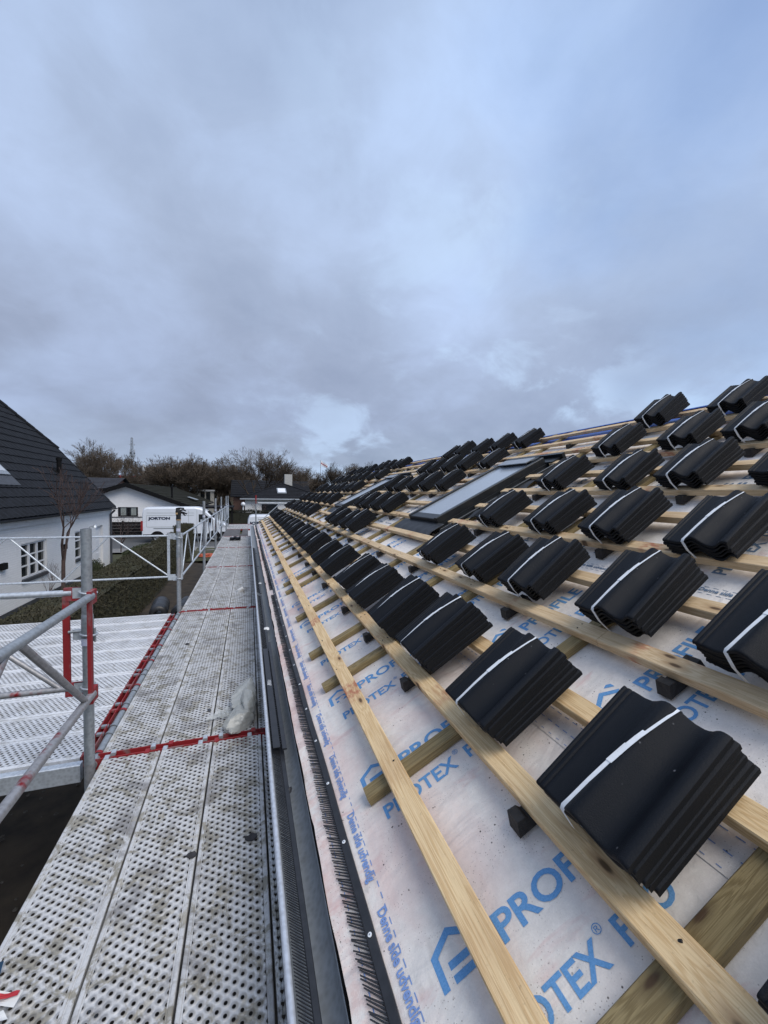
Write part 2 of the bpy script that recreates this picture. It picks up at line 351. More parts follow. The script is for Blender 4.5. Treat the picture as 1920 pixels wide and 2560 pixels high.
M['glassdark']=simple('window_glass',(0.02,0.024,0.028),0.08,0,0.2,3,spec=0.7)
M['whitepaint']=simple('white_paint',(0.72,0.74,0.77),0.45,0,0.05,8)
M['curtain']=simple('net_curtain',(0.30,0.33,0.31),0.8,0,0.25,12,stretch=(4,4,0.3))
M['sill']=simple('dark_stone_sill',(0.05,0.055,0.065),0.6,0,0.2,10)
M['van']=simple('white_van_paint',(0.70,0.74,0.80),0.22,0,0.03,2,spec=0.6)
M['navy']=simple('navy_lettering',(0.012,0.02,0.05),0.4,0,0.1,6)
M['rubber']=simple('rubber',(0.015,0.015,0.016),0.7,0,0.2,20)
M['alloy']=simple('wheel_rim',(0.30,0.32,0.34),0.35,0.6,0.1,12)
M['redlens']=simple('red_lens',(0.30,0.02,0.02),0.3,0,0.1,8)
M['clearlens']=simple('headlight_lens',(0.45,0.48,0.52),0.15,0,0.1,8)
M['bark']=simple('bark',(0.055,0.045,0.037),0.95,0,0.35,9,0.4)
M['bark2']=simple('brown_twigs',(0.080,0.062,0.046),0.95,0,0.35,6,0.2)
M['bark_red']=simple('reddish_bark',(0.075,0.050,0.045),0.9,0,0.3,14,0.3)
M['conc']=simple('pale_render',(0.44,0.44,0.42),0.85,0,0.15,8,0.2)
M['orange']=simple('orange_plastic',(0.36,0.075,0.03),0.5,0,0.2,7)
M['lead']=simple('pleated_lead_grey',(0.022,0.025,0.030),0.55,0,0.3,20,0.1)
M['winframe']=simple('window_cladding',(0.016,0.019,0.022),0.38,0.3,0.15,10)
M['winedge']=simple('window_light_edge',(0.32,0.34,0.36),0.35,0.5,0.1,10)
g=G('frosty_window_glass'); n=g.noise(g.co(),160,2,0.6); M['winglass']=g.set(g.mix(g.mr(n,0.3,0.7),(0.30,0.345,0.40),(0.36,0.405,0.46)),g.mr(n,0.3,0.7,0.12,0.3),0.0,0.6)
g=G('milky_plastic_sheet'); n=g.noise(g.co(),12,4,0.6,0.6); g.set(g.mix(g.mr(n,0.35,0.7),(0.44,0.455,0.43),(0.60,0.61,0.585)),0.25,0,0.5); g.p.inputs['Alpha'].default_value=0.66; g.p.inputs['Transmission Weight'].default_value=0.0; g.bump(n,0.4,0.01); M['plastic']=g.m
M['glove']=simple('dark_knit_glove',(0.014,0.015,0.016),0.9,0,0.3,90,0.5)
M['gloveband']=simple('ochre_band',(0.40,0.27,0.14),0.8,0,0.1,40)
M['paper']=simple('white_paper',(0.62,0.63,0.63),0.7,0,0.1,12)
M['sticker']=simple('sticker',(0.60,0.62,0.68),0.5,0,0.3,70,c2=(0.40,0.43,0.60))
M['redpaper']=simple('red_print',(0.40,0.02,0.03),0.5,0,0.2,12); M['bluepaper']=simple('petrol_blue_print',(0.01,0.045,0.095),0.45,0,0.2,12); M['greenpaper']=simple('green_print',(0.10,0.20,0.08),0.5,0,0.2,12)
M['mud']=simple('dry_mud_flake',(0.028,0.027,0.030),0.8,0,0.3,40,0.3)
def hedgem(name,a,b):
    g=G(name); n=g.noise(g.co(),1.3,5,0.6); f=g.noise(g.co(),30,3,0.6)
    return g.set(g.mix(g.mr(f,0.3,0.7),g.mix(g.mr(n,0.35,0.65),a,b),tuple(x*0.5 for x in a)),0.9)
M['hedge']=hedgem('hedge_twigs',(0.070,0.062,0.036),(0.048,0.054,0.026)); M['hedgegreen']=hedgem('green_leaves',(0.035,0.05,0.02),(0.055,0.06,0.025)); M['hedgedark']=hedgem('dark_hedge_leaves',(0.022,0.026,0.016),(0.03,0.03,0.018))

# ------------------------------------------------------------------ text
def text_geo(s,bold=0.0,res=4,maxe=None):
    cu=bpy.data.curves.new('t','FONT'); cu.body=s; cu.size=1.0; cu.offset=bold; cu.resolution_u=res
    o=bpy.data.objects.new('t',cu); COL.objects.link(o)
    dg=bpy.context.evaluated_depsgraph_get(); me=bpy.data.meshes.new_from_object(o.evaluated_get(dg))
    bm=bmesh.new(); bm.from_mesh(me); bmesh.ops.triangulate(bm,faces=bm.faces)
    bmesh.ops.remove_doubles(bm,verts=bm.verts,dist=1e-5)
    if maxe:
        for _ in range(4):
            es=[e for e in bm.edges if e.calc_length()>maxe]
            if not es: break
            bmesh.ops.subdivide_edges(bm,edges=es,cuts=1); bmesh.ops.triangulate(bm,faces=bm.faces)
    vs=[(v.co.x,v.co.y) for v in bm.verts]; fs=[tuple(v.index for v in f.verts) for f in bm.faces]
    bm.free(); bpy.data.objects.remove(o); bpy.data.curves.remove(cu); bpy.data.meshes.remove(me)
    x0=min(v[0] for v in vs); x1=max(v[0] for v in vs); y0=min(v[1] for v in vs); y1=max(v[1] for v in vs)
    return [((x-x0)/(x1-x0),(y-y0)/(y1-y0)) for x,y in vs],fs
# ------------------------------------------------------------------ roof frame: x = up the slope, y = along the eave, z = normal, 0 at the batten tops
U=Vector((math.cos(TH),0,math.sin(TH))); NN=Vector((-math.sin(TH),0,math.cos(TH))); O=CAM-1.10*NN
RM=Matrix(((U.x,0,NN.x,O.x),(0,1,0,O.y),(U.z,0,NN.z,O.z),(0,0,0,1)))
Y0,Y1=-1.6,15.95; RIDGE=4.30; NM=-0.075
house=empty('house','low white house whose roof is stripped to pale underlay and bare battens','house',mat=Matrix.Translation((4,7,0)))
HI=house.matrix_world.inverted()
def hpart(o):
    mw=o.matrix_world.copy(); o.parent=house; o.matrix_parent_inverse=Matrix(); o.matrix_basis=HI@mw; return o
def rpart(mb,name,mats,label=None,fix=False):
    o=mb.build(name,mats,None,RM,fix); hpart(o)
    if label: o['label']=label
    return o
def sst(a,b,x):
    t=max(0,min(1,(x-a)/(b-a))); return t*t*(3-2*t)
CY=[-1.21,-0.34,0.53,1.39,2.27,2.75,3.60,4.60,4.98,5.86,6.50,7.50,8.05,9.03,9.81,10.60,11.27,11.94,12.75,13.81,14.59,15.64,16.5]
def sag(y):
    for a,b in zip(CY,CY[1:]):
        if a<=y<b: return -0.007*min(1,(b-a)/0.8)*math.sin(math.pi*(y-a)/(b-a))
    return 0
def wav(v,y):
    f=1-sst(-0.32,-0.12,v); f2=1-sst(-0.26,0.15,v)
    a=noise.noise(Vector((v*7,y*2.6,3.1)))*0.011*f+noise.noise(Vector((v*14,y*9,1.1)))*0.005*f
    return a*1.25+sag(y)+f2*0.0035*noise.noise(Vector((v*22,y*16,7.7)))+0.0018*noise.noise(Vector((v*5,y*5,9.9)))
def lin(a,b,st):
    n=max(1,int(math.ceil((b-a)/st))); return [a+(b-a)*i/n for i in range(n+1)]
def sheet(v0,v1,off,name,m,label=None,wavy=False,fine=False,prints=()):
    mb=MB(); vs=[]; vv=(lin(v0,0.05,0.02)+lin(0.05,v1,0.1)[1:]) if fine else lin(v0,v1,0.12); yy=lin(Y0,Y1,0.045 if fine else 0.12)
    for i,v in enumerate(vv):
        for y in yy:
            ve=v
            if wavy and i==0: ve=v+0.006*noise.noise(Vector((0,y*4,0)))+0.003*noise.noise(Vector((0,y*17,0)))
            vs.append((ve,y,NM+off+wav(v,y)))
    k=len(yy); mb.add(vs,[(i*k+j,(i+1)*k+j,(i+1)*k+j+1,i*k+j+1) for i in range(len(vv)-1) for j in range(k-1)],0,True)
    mats=[m]
    for pm,mt_ in prints: mb.add(pm.v,pm.f,len(mats)); mats.append(mt_)
    o=mb.build(name,mats,None,RM)
    hpart(o)
    if label: o['label']=label
    return o
def sub(mb,name,m,par):
    o=mb.build(name,m,None); o.parent=par; o.matrix_parent_inverse=Matrix(); o.matrix_basis=Matrix(); return o
T_PROF=text_geo('PROFILE',0.022,4,0.35); T_PROT=text_geo('PROTEX',0.022,4,0.35); T_PRO=text_geo('PRO',0.022,4,0.35); T_R=text_geo('\u00ae',0.0,3)
T_DEN=text_geo('Denne side udvendig',0.03,3,1.2)
def put(mb,T,v0,v1,ya,yb,off):
    vs=[]
    for x,y in T[0]:
        v=v0+x*(v1-v0); Y=ya+y*(yb-ya); vs.append((v,Y,NM+off+wav(v,Y)+0.0016))
    mb.add(vs,T[1])
def poly(mb,pts,off,n=6):
    # strip polygon with 4 corners, subdivided lengthwise
    a,b,c,d=[Vector((*p,0)) for p in pts]; vs=[]
    for i in range(n+1):
        t=i/n
        for p in (a.lerp(b,t),d.lerp(c,t)): vs.append((p.x,p.y,NM+off+wav(p.x,p.y)+0.0010))
    mb.add(vs,[(2*i,2*i+2,2*i+3,2*i+1) for i in range(n)])
def logo(mb,v,y,off):
    # outline house with two bars, drawn in the print's own frame (x up the slope, y to the far end)
    def P(pts): poly(mb,[(v+a,y+b) for a,b in pts],off,4)
    P([(0.0,0.0),(0.0,0.075),(0.017,0.068),(0.017,0.0)])            # left wall
    P([(0.0,0.075),(0.060,0.112),(0.060,0.092),(0.017,0.066)])       # left roof slope
    P([(0.060,0.112),(0.120,0.075),(0.104,0.066),(0.060,0.092)])     # right roof slope
    P([(0.088,0.115),(0.120,0.095),(0.120,0.113),(0.106,0.122)])     # chimney mark
    P([(0.034,0.0),(0.034,0.017),(0.120,0.017),(0.120,0.0)])
    P([(0.034,0.028),(0.034,0.045),(0.120,0.045),(0.120,0.028)])
BP=[]
for k,(dv,yb,off,m) in enumerate([(0.0,0.775,0.0,'ink'),(0.826,1.024,0.0022,'ink'),(1.675,0.71,0.0044,'ink2'),(2.52,0.96,0.0066,'ink2')]):
    mb=MB(); BP.append((mb,M[m])); n0=int((Y0+0.3-yb)/0.655)
    for i in range(n0,25):
        y=yb+0.655*i
        if y>Y1-0.2 or y<Y0+0.3: continue
        if k==0:
            put(mb,T_PROF,0.030,0.415,y,y+0.070,off); 
        else: put(mb,T_PROF,dv+0.030,dv+0.415,y,y+0.070,off)
        put(mb,T_PROT,dv-0.100,dv+0.198,y-0.160,y-0.100,off); put(mb,T_R,dv+0.204,dv+0.226,y-0.108,y-0.086,off)
        put(mb,T_PRO,dv+0.246,dv+0.405,y-0.160,y-0.100,off); logo(mb,dv-0.138,y+0.008,off)
mb=MB(); y=1.394+0.351*42
while y>Y0+0.3:
    if y<Y1-0.1: put_y=(y,y-0.266)
    if y<Y1-0.1:
        vs=[]
        for x,t in T_DEN[0]:
            Yv=y-0.266*x; v=-0.2325+0.035*t; vs.append((v,Yv,NM+wav(v,Yv)+0.0030))
        mb.add(vs,T_DEN[1])
    y-=0.351
def dashes(mb,v,off,ln=0.020,gap=0.016,wd=0.0028):
    y=Y0
    while y<Y1-0.05:
        a=wav(v,y)+NM+off+0.001; b=wav(v,y+ln)+NM+off+0.001
        mb.add([(v-wd/2,y,a),(v+wd/2,y,a),(v+wd/2,y+ln,b),(v-wd/2,y+ln,b)],[(0,1,2,3)]); y+=ln+gap
dashes(mb,-0.298,0); dashes(mb,-0.198,0)
P0=(mb,M['ink3'])
mb=MB(); dashes(mb,0.548,0.0022); dashes(mb,0.594,0.0022); dashes(mb,0.510,0.0022,0.012,0.024,0.002); P1=(mb,M['ink3'])
mb=MB(); dashes(mb,1.426,0.0044); dashes(mb,1.472,0.0044)
y=1.235+0.351*42
while y>Y0+0.3:
    if y<Y1-0.1:
        vs=[(1.433+0.031*t,y-0.24*x,NM+0.0044+wav(1.44,y)+0.0016) for x,t in T_DEN[0]]; mb.add(vs,T_DEN[1])
    y-=0.351
P2=(mb,M['ink2'])
sheet(-0.350,0.58,0,'underlay_sheet',M['felt'],'lowest underlay sheet, stained pink, lapping over the gutter',True,True,[P0,BP[0]])
sheet(0.50,1.46,0.0022,'underlay_sheet',M['felt'],prints=[P1,BP[1]]); sheet(1.38,2.34,0.0044,'underlay_sheet',M['felt'],prints=[P2,BP[2]])
sheet(2.26,3.22,0.0066,'underlay_sheet',M['felt'],prints=[BP[3]]); sheet(3.14,3.80,0.0088,'underlay_sheet',M['felt'])
sheet(3.72,RIDGE,0.012,'ridge_underlay',M['bluefelt'],'bright blue underlay along the ridge')
# battens --------------------------------------------------------------------------------
BV=[-0.046,0.260,0.584,0.910,1.235,1.575,1.915,2.255,2.595,2.935,3.275,3.620,3.950]; BW=0.073
SKY=[(3.78,4.54),(8.20,8.95)]; SV0,SV1=1.50,2.98
CY=[-1.21,-0.34,0.53,1.39,2.27,2.75,3.60,4.46+0.2,4.98,5.86,6.50,7.50,8.05,9.03,9.81,10.60,11.27,11.94,12.75,13.81,14.59,15.64,16.5]
CY[7]=4.60
rng=random.Random(5)
def batten(v,a,b,m,i):
    mb=MB(); n=max(2,int((b-a)/0.35)); c=0.0035
    ring=[(c,-0.038),(BW-c,-0.038),(BW,-0.038+c),(BW,-c),(BW-c,0),(c,0),(0,-c),(0,-0.038+c)]
    vs=[]
    for k in range(n+1):
        y=a+(b-a)*k/n; dx=0.005*noise.noise(Vector((i*3.7,y*0.8,0))); dz=-0.001+0.001*noise.noise(Vector((i*9.1,y*1.1,4)))
        for p in ring: vs.append((v+p[0]+dx,y,p[1]+dz))
    fs=[(k*8+q,(k+1)*8+q,(k+1)*8+(q+1)%8,k*8+(q+1)%8) for k in range(n) for q in range(8)]
    fs+=[tuple(range(8)),tuple(n*8+q for q in range(7,-1,-1))]; mb.add(vs,fs)
    # nail heads over the counter battens
    return rpart(mb,'batten',m)
for i,v in enumerate(BV):
    segs=[(Y0,Y1-0.25*(i==0))]
    if SV0-0.02<v<SV1-0.02:
        segs=[(Y0,SKY[0][0]-0.05),(SKY[0][1]+0.09,SKY[1][0]-0.05),(SKY[1][1]+0.09,Y1)]
    elif i==3: segs=[(Y0,1.27),(1.272,Y1)]
    elif i==2: segs=[(Y0,4.1),(4.103,Y1)]
    for s in segs: batten(v,s[0],s[1],M['batten'] if i in (0,1,2) else M['batten_pale'],i)
mbn=MB()
for i,v in enumerate(BV):
    for y in CY:
        if y<0.2 or y>9: continue
        for dx in (0.02,0.052):
            if rng.random()<0.35: continue
            mbn.tube((v+dx+rng.uniform(-.004,.004),y+rng.uniform(-.012,.012),-0.002),(v+dx,y,0.0006),0.0032,8)
rpart(mbn,'nail_heads',M['blackplastic'])
for y in CY:
    mb=MB(); top=4.24+rng.uniform(-0.03,0.03); cuts=[(-0.14+rng.uniform(-.008,.008),0.60),(0.603,2.6),(2.603,top)]
    if any(a-0.05<y<b+0.02 for a,b in SKY): cuts=[(-0.14,SV0-0.12),(SV1+0.1,top)]
    for a,b in cuts: mb.cbox((a,y-0.031,-0.073),(b,y+0.031,-0.0385),0.003,0,max(1,int((b-a)/0.5)))
    rpart(mb,'counter_batten',M['counter'],fix=True)
# black spacer blocks under the battens that carry the tiles
for bi,k in ((1,0),(3,1),(5,2),(7,3),(9,4),(11,5)):
    v=BV[bi]
    for a,b in zip(CY[2:-4],CY[3:-3]):
        if b-a<0.6: 
            if bi not in(1,) or a<2: continue
        y=(a+b)/2+rng.uniform(-.03,.03)
        if SV0<v<SV1 and any(p-0.1<y<q+0.1 for p,q in SKY): continue
        mb=MB(); e=0.024; lo=v-0.055; hi=v+0.125
        pts=[(lo,-0.068),(lo+0.012,-0.020),(lo+0.04,-0.024),(lo+0.05,-0.0395),(hi-0.05,-0.0395),(hi-0.04,-0.022),(hi-0.014,-0.020),(hi,-0.068)]
        n=len(pts); mb.add([(p[0],y-e,p[1]) for p in pts]+[(p[0],y+e,p[1]) for p in pts],[tuple(range(n)),tuple(range(2*n-1,n-1,-1))]+[(i,i+n,(i+1)%n+n,(i+1)%n) for i in range(n)])
        rpart(mb,'spacer_block',M['blackblock'],fix=True)
# eaves comb on the underlay ---------------------------------------------------------------
def barz(v,y): return NM+wav(v,y)
mb=MB(); mt=MB(); mn=MB(); y=Y0+0.05; st=0.06; prev=None
def cv(y): return 0.004*math.sin(y*1.3)+0.003*noise.noise(Vector((0,y*2.1,5)))
vs=[];ys=lin(Y0+0.05,Y1-0.1,0.06)
for y in ys:
    z=barz(-0.26,y); c=cv(y)
    vs+=[(-0.274+c,y,z+0.002),(-0.248+c,y,z+0.002),(-0.248+c,y,z+0.010),(-0.251+c,y,z+0.0125),(-0.271+c,y,z+0.0125),(-0.274+c,y,z+0.010)]
for k in range(len(ys)-1):
    for q in range(6): mb.f.append((k*6+q,(k+1)*6+q,(k+1)*6+(q+1)%6,k*6+(q+1)%6)); mb.mi.append(0); mb.sm.append(False)
mb.v=vs
comb=rpart(mb,'eaves_comb',M['blackplastic'],'black bird comb nailed along the lower edge of the underlay')
y=Y0+0.08
while y<Y1-0.15:
    z=barz(-0.26,y)+0.006; c=cv(y)
    gap=noise.noise(Vector((1,y*1.7,8)))
    lean=0.042+0.018*noise.noise(Vector((4,y*1.1,2))); ln=0.037+0.006*rng.random()
    if gap<0.42:
        p=Vector((-0.272+c,y,z)); q=Vector((-0.272+c-ln,y+lean+rng.uniform(-.003,.003),barz(-0.31,y)+0.006+0.004*rng.random()))
        mt.tube(p,q,0.0024,4,0,0.0017,sm=False)
    y+=0.0105 if y<6 else 0.016
ct=mt.build('comb_teeth',M['blackplastic'],None); ct.parent=comb; ct.matrix_basis=Matrix()
y=0.42-1.2
while y<Y1-0.3:
    z=barz(-0.26,y)+0.0125; c=cv(y)
    mn.tube((-0.261+c,y,z),(-0.261+c,y,z+0.002),0.0058,12); mn.tube((-0.261+c,y,z+0.002),(-0.261+c,y,z+0.003),0.0022,8,1); y+=0.235 if int(y*10)%3 else 0.30
cn=mn.build('comb_nail_heads',[M['strap'],M['galv']],None); cn.parent=comb; cn.matrix_basis=Matrix()
# house body ------------------------------------------------------------------------------
mb=MB(); ez=O.z+U.z*(-0.33)-0.12; xr=O.x+U.x*RIDGE+0.075*math.sin(TH)
mb.box((0.62,Y0+0.2,0),(2*xr-0.62,Y1-0.25,ez-0.1)); hpart(mb.build('wall',M['whitewall'],None))
mb=MB()
def rv(v,n): p=O+U*v+NN*n; return (p.x,p.z)
a=rv(-0.335,NM-0.012); b=rv(RIDGE,NM-0.012); c=(2*b[0]-a[0],a[1]); d=(c[0],c[1]-0.12); e=(b[0],b[1]-0.16); f=(a[0],a[1]-0.12)
pr=[a,b,c,d,e,f]; mb.add([(p[0],Y0,p[1]) for p in pr]+[(p[0],Y1,p[1]) for p in pr],[tuple(range(6)),tuple(range(11,5,-1))]+[(i,i+6,(i+1)%6+6,(i+1)%6) for i in range(6)])
hpart(mb.build('roof_boards',M['batten_pale'],None,fix=True))
mb=MB(); mb.add([(0.62,Y1-0.25,ez-.1),(2*xr-.62,Y1-0.25,ez-.1),(xr,Y1-0.25,b[1]-.2),(0.62,Y1-.4,ez-.1),(2*xr-.62,Y1-.4,ez-.1),(xr,Y1-.4,b[1]-.2)],[(0,1,2),(5,4,3),(0,2,5,3),(1,4,5,2),(0,3,4,1)])
hpart(mb.build('gable',M['whitewall_x'],None,fix=True))
mb=MB(); mb.box((0.232,Y0,ez-0.06),(0.250,Y1,a[1]-0.004)); mb.box((0.250,Y0,ez-0.075),(0.62,Y1,ez-0.058)); hpart(mb.build('fascia',M['trimblack'],None))
# back slope blue underlay
mb=MB(); p=rv(RIDGE,NM+0.014); q=(p[0]+1.2*U.x,p[1]-1.2*U.z); mb.add([(p[0]-0.03,Y0,p[1]-0.012),(p[0],Y0,p[1]+0.004),(q[0],Y0,q[1]),(p[0]-.03,Y1,p[1]-.012),(p[0],Y1,p[1]+0.004),(q[0],Y1,q[1])],[(0,1,4,3),(1,2,5,4)])
o=mb.build('ridge_underlay',M['bluefelt'],None); hpart(o)
# gutter ----------------------------------------------------------------------------------
GX,GZ,GR=0.158,CAM.z-1.222,0.062
mb=MB(); vs=[]; sg=12; prof=[]
for i in range(sg+1):
    t=math.pi+math.pi*i/sg; prof.append((GX+GR*math.cos(t),GZ+GR*math.sin(t)))
prof.append((GX+GR,GZ+0.022))
for i in range(sg,-1,-1):
    t=math.pi+math.pi*i/sg; prof.append((GX+(GR+0.0015)*math.cos(t),GZ+(GR+0.0015)*math.sin(t)))
ya,yb=-1.6,17.0; n=len(prof); yy=lin(ya,yb,0.6)
for k,y in enumerate(yy):
    dz=-0.004*math.sin(k*0.9)*0.4; 
    for x,z in prof: vs.append((x,y,z+dz))
mb.add(vs,[(k*n+i,(k+1)*n+i,(k+1)*n+i+1,k*n+i+1) for k in range(len(yy)-1) for i in range(n-1)],0,True)
gut=hpart(mb.build('gutter',M['zinc'],None))
def hsub(mb,name,m,par):
    o=mb.build(name,m,None); o.parent=par; o.matrix_basis=par.matrix_world.inverted()@Matrix() if False else par.matrix_basis.inverted()@HI; return o
mb=MB(); mb.tube((GX-GR+0.002,ya,GZ+0.002),(GX-GR+0.002,yb,GZ+0.002),0.0100,12); hsub(mb,'front_bead',M['bead'],gut)
mb=MB()
y=0.35
while y<16.8:
    mb.box((GX-GR-0.004,y,GZ+0.0105),(GX+GR+0.004,y+0.022,GZ+0.0135)) if False else None
    for i in range(sg):
        t0=math.pi+math.pi*i/sg; t1=math.pi+math.pi*(i+1)/sg; r=GR+0.004
        mb.add([(GX+r*math.cos(t),y+dy,GZ+r*math.sin(t)) for t in (t0,t1) for dy in (0,0.025)],[(0,1,3,2)])
    y+=0.87
hsub(mb,'gutter_bracket',M['galv'],gut)
# comb lying in the gutter
def gcomb(ya,yb,x0,x1,zz_,wd,label,tilt=0.0):
    mb=MB(); mb.cbox((x1,ya,zz_-0.006),(x1+wd,yb,zz_+0.004),0.002,0,4)
    y=ya+0.01
    while y<yb-0.03:
        mb.tube((x1+0.002,y,zz_),(x0,y+0.020,zz_+tilt+0.002*rng.random()),0.0018,4,0,0.0013,sm=False); y+=0.0085 if y<4 else 0.014
    return hsub(mb,'gutter_comb',M['blackplastic'],gut)
gcomb(-0.6,2.05,0.113,0.1475,GZ-0.016,0.019,'',0.012); gcomb(1.95,5.2,0.113,0.150,GZ-0.020,0.018,'',0.014); gcomb(5.3,9.8,0.115,0.150,GZ-0.022,0.018,'',0.014)
t=empty('plastic_comb','loose piece of black plastic comb lying across the gutter near the plastic bag','plastic strip',(0.165,2.6,GZ+0.010))
mb=MB()
def strip(x0,x1,ya,yb,z,th=0.004): mb.cbox((x0-0.165,ya-2.6,z-GZ-0.010),(x1-0.165,yb-2.6,z-GZ-0.010+th),0.0012,0,6)
strip(0.116,0.150,1.98,3.30,GZ+0.010); strip(0.157,0.178,1.95,3.42,GZ+0.014,0.008); 
for k in range(60):
    y=2.0-2.6+k*0.021; mb.box((-0.017,y,-0.002),(-0.006,y+0.004,0.004))
mb.build('comb_strip',M['blackplastic'],t)
mb=MB()
for k in range(7): mb.add([(-0.044+0.004*k*0.3,0.06+k*0.011,0.0052),(-0.020,0.045+k*0.012,0.0052),(-0.020,0.049+k*0.012,0.0052),(-0.044,0.066+k*0.011,0.0052)],[(0,1,2,3)])
mb.build('white_scuffs',M['strap'],t)
# debris in the gutter
for k,(y,s) in enumerate([(3.9,0.03),(5.9,0.022),(7.3,0.03),(8.9,0.025),(1.72,0.018)]):
    mb=MB(); vs=[];n=8
    for i in range(n):
        a_=2*math.pi*i/n; rr=s*(0.6+0.5*rng.random()); vs.append((rr*math.cos(a_),rr*1.5*math.sin(a_),0.004+0.012*rng.random()))
    vs.append((0,0,0.02)); vs.append((0,0,0)); mb.add(vs,[(i,(i+1)%n,n) for i in range(n)]+[((i+1)%n,i,n+1) for i in range(n)])
    o=mb.build('debris',M['paper'] if k in(1,0) else M['blackplastic'],None,Matrix.Translation((0.168,y,GZ-0.028)))
    tag(o,['pale crumpled scrap in the gutter beyond the plastic bag','small white scrap in the gutter by the second bay joint','dark lump of dirt in the gutter, far stretch','dark clump in the gutter near the far scaffold posts','little dark clod in the gutter beside the near deck'][k],'debris')
# ------------------------------------------------------------------ roof windows
def roof_window(ya,yb,label):
    t=empty('roof_window',label,'roof window',mat=RM@Matrix.Translation((SV0,ya,0)))
    L_=SV1-SV0-0.04; W=yb-ya; f=0.072; ht=0.075
    mb=MB()
    mb.cbox((0,0,-0.03),(L_,0.055,ht),0.006); mb.cbox((0,W-0.055,-0.03),(L_,W,ht),0.006)
    mb.cbox((0.0,0.056,-0.03),(0.10,W-0.056,ht-0.012),0.006); mb.cbox((L_-0.10,0.056,-0.03),(L_+0.005,W-0.056,ht+0.012),0.006)
    mb.cbox((0.055,0.0555,0.0),(L_-0.06,0.075,ht-0.012),0.003); mb.cbox((0.055,W-0.075,0.0),(L_-0.06,W-0.0555,ht-0.012),0.003)
    mb.box((-0.02,-0.02,-0.07),(L_+0.02,-0.001,-0.0005)); mb.box((-0.02,W+0.001,-0.07),(L_+0.02,W+0.02,-0.0005))
    mb.build('frame',M['winframe'],t)
    mb=MB(); mb.box((0.10,0.075,ht-0.030),(L_-0.10,W-0.075,ht-0.022)); mb.build('pane',M['winglass'],t)
    mb=MB(); mb.box((0.088,0.070,ht-0.0218),(L_-0.09,0.079,ht-0.016)); mb.box((0.088,W-0.079,ht-0.0218),(L_-0.09,W-0.070,ht-0.016)); mb.box((0.088,0.079,ht-0.0218),(0.099,W-0.079,ht-0.016)); mb.box((L_-0.16,0.10,ht+0.0125),(L_-0.02,W-0.10,ht+0.022))
    mb.build('trim',M['winedge'],t)
    # flashing: side gutters, apron below, head above
    mb=MB()
    for s0,s1 in ((-0.14,-0.022),(W+0.022,W+0.13)):
        mb.box((-0.08,s0,-0.034),(L_+0.14,s1,-0.030)); mb.box((-0.08,(s0 if s0<0 else s1)-0.003,-0.03),(L_+0.14,(s0 if s0<0 else s1),-0.012))
    mb.box((L_+0.006,-0.10,-0.03),(L_+0.13,W+0.10,0.015)); mb.box((L_+0.131,-0.13,-0.04),(L_+0.17,W+0.13,0.05))
    mb.build('flashing',M['winframe'],t)
    mb=MB(); mb.box((-0.06,-0.1425,-0.0095),(L_+0.12,-0.137,-0.006)); mb.build('flashing_edge',M['winedge'],t)
    mb=MB(); vs=[]; nx,ny=7,46
    for i in range(nx):
        for j in range(ny):
            x=-0.235+0.235*i/(nx-1); y=-0.13+(W+0.28)*j/(ny-1); fo=(1-i/(nx-1))
            z=0.006+0.012*(i/(nx-1))+0.010*fo*noise.noise(Vector((x*2,y*9,ya)))*1.6+(0.004*math.sin(y*34+x*5))*fo
            if x<-0.19: z-=0.02*fo
            vs.append((x+0.012*noise.noise(Vector((0,y*6,ya)))*fo,y,z))
    mb.add(vs,[(i*ny+j,(i+1)*ny+j,(i+1)*ny+j+1,i*ny+j+1) for i in range(nx-1) for j in range(ny-1)],0,True)
    o=mb.build('apron',M['lead'],t); so_=o.modifiers.new('t','SOLIDIFY'); so_.thickness=0.003
    mb=MB()   # crumpled underlay collar beside the window
    vs=[]; nx,ny=24,7
    for i in range(nx):
        for j in range(ny):
            x=-0.05+(L_+0.1)*i/(nx-1); y=-0.15-0.14*j/(ny-1); z=-0.028+0.055*noise.noise(Vector((x*7,y*11,ya+2)))*(0.3+j/(ny-1)*0.7); vs.append((x,y+0.02*noise.noise(Vector((x*9,y,1))),max(z,-0.068)))
    mb.add(vs,[(i*ny+j,i*ny+j+1,(i+1)*ny+j+1,(i+1)*ny+j) for i in range(nx-1) for j in range(ny-1)],0,True)
    mb.build('collar',M['blackplastic'],t)
    return t
roof_window(*SKY[0],'nearer of the two long black-framed roof windows, with a grey apron below it')
roof_window(*SKY[1],'farther of the two black-framed roof windows, small between the tile bundles')
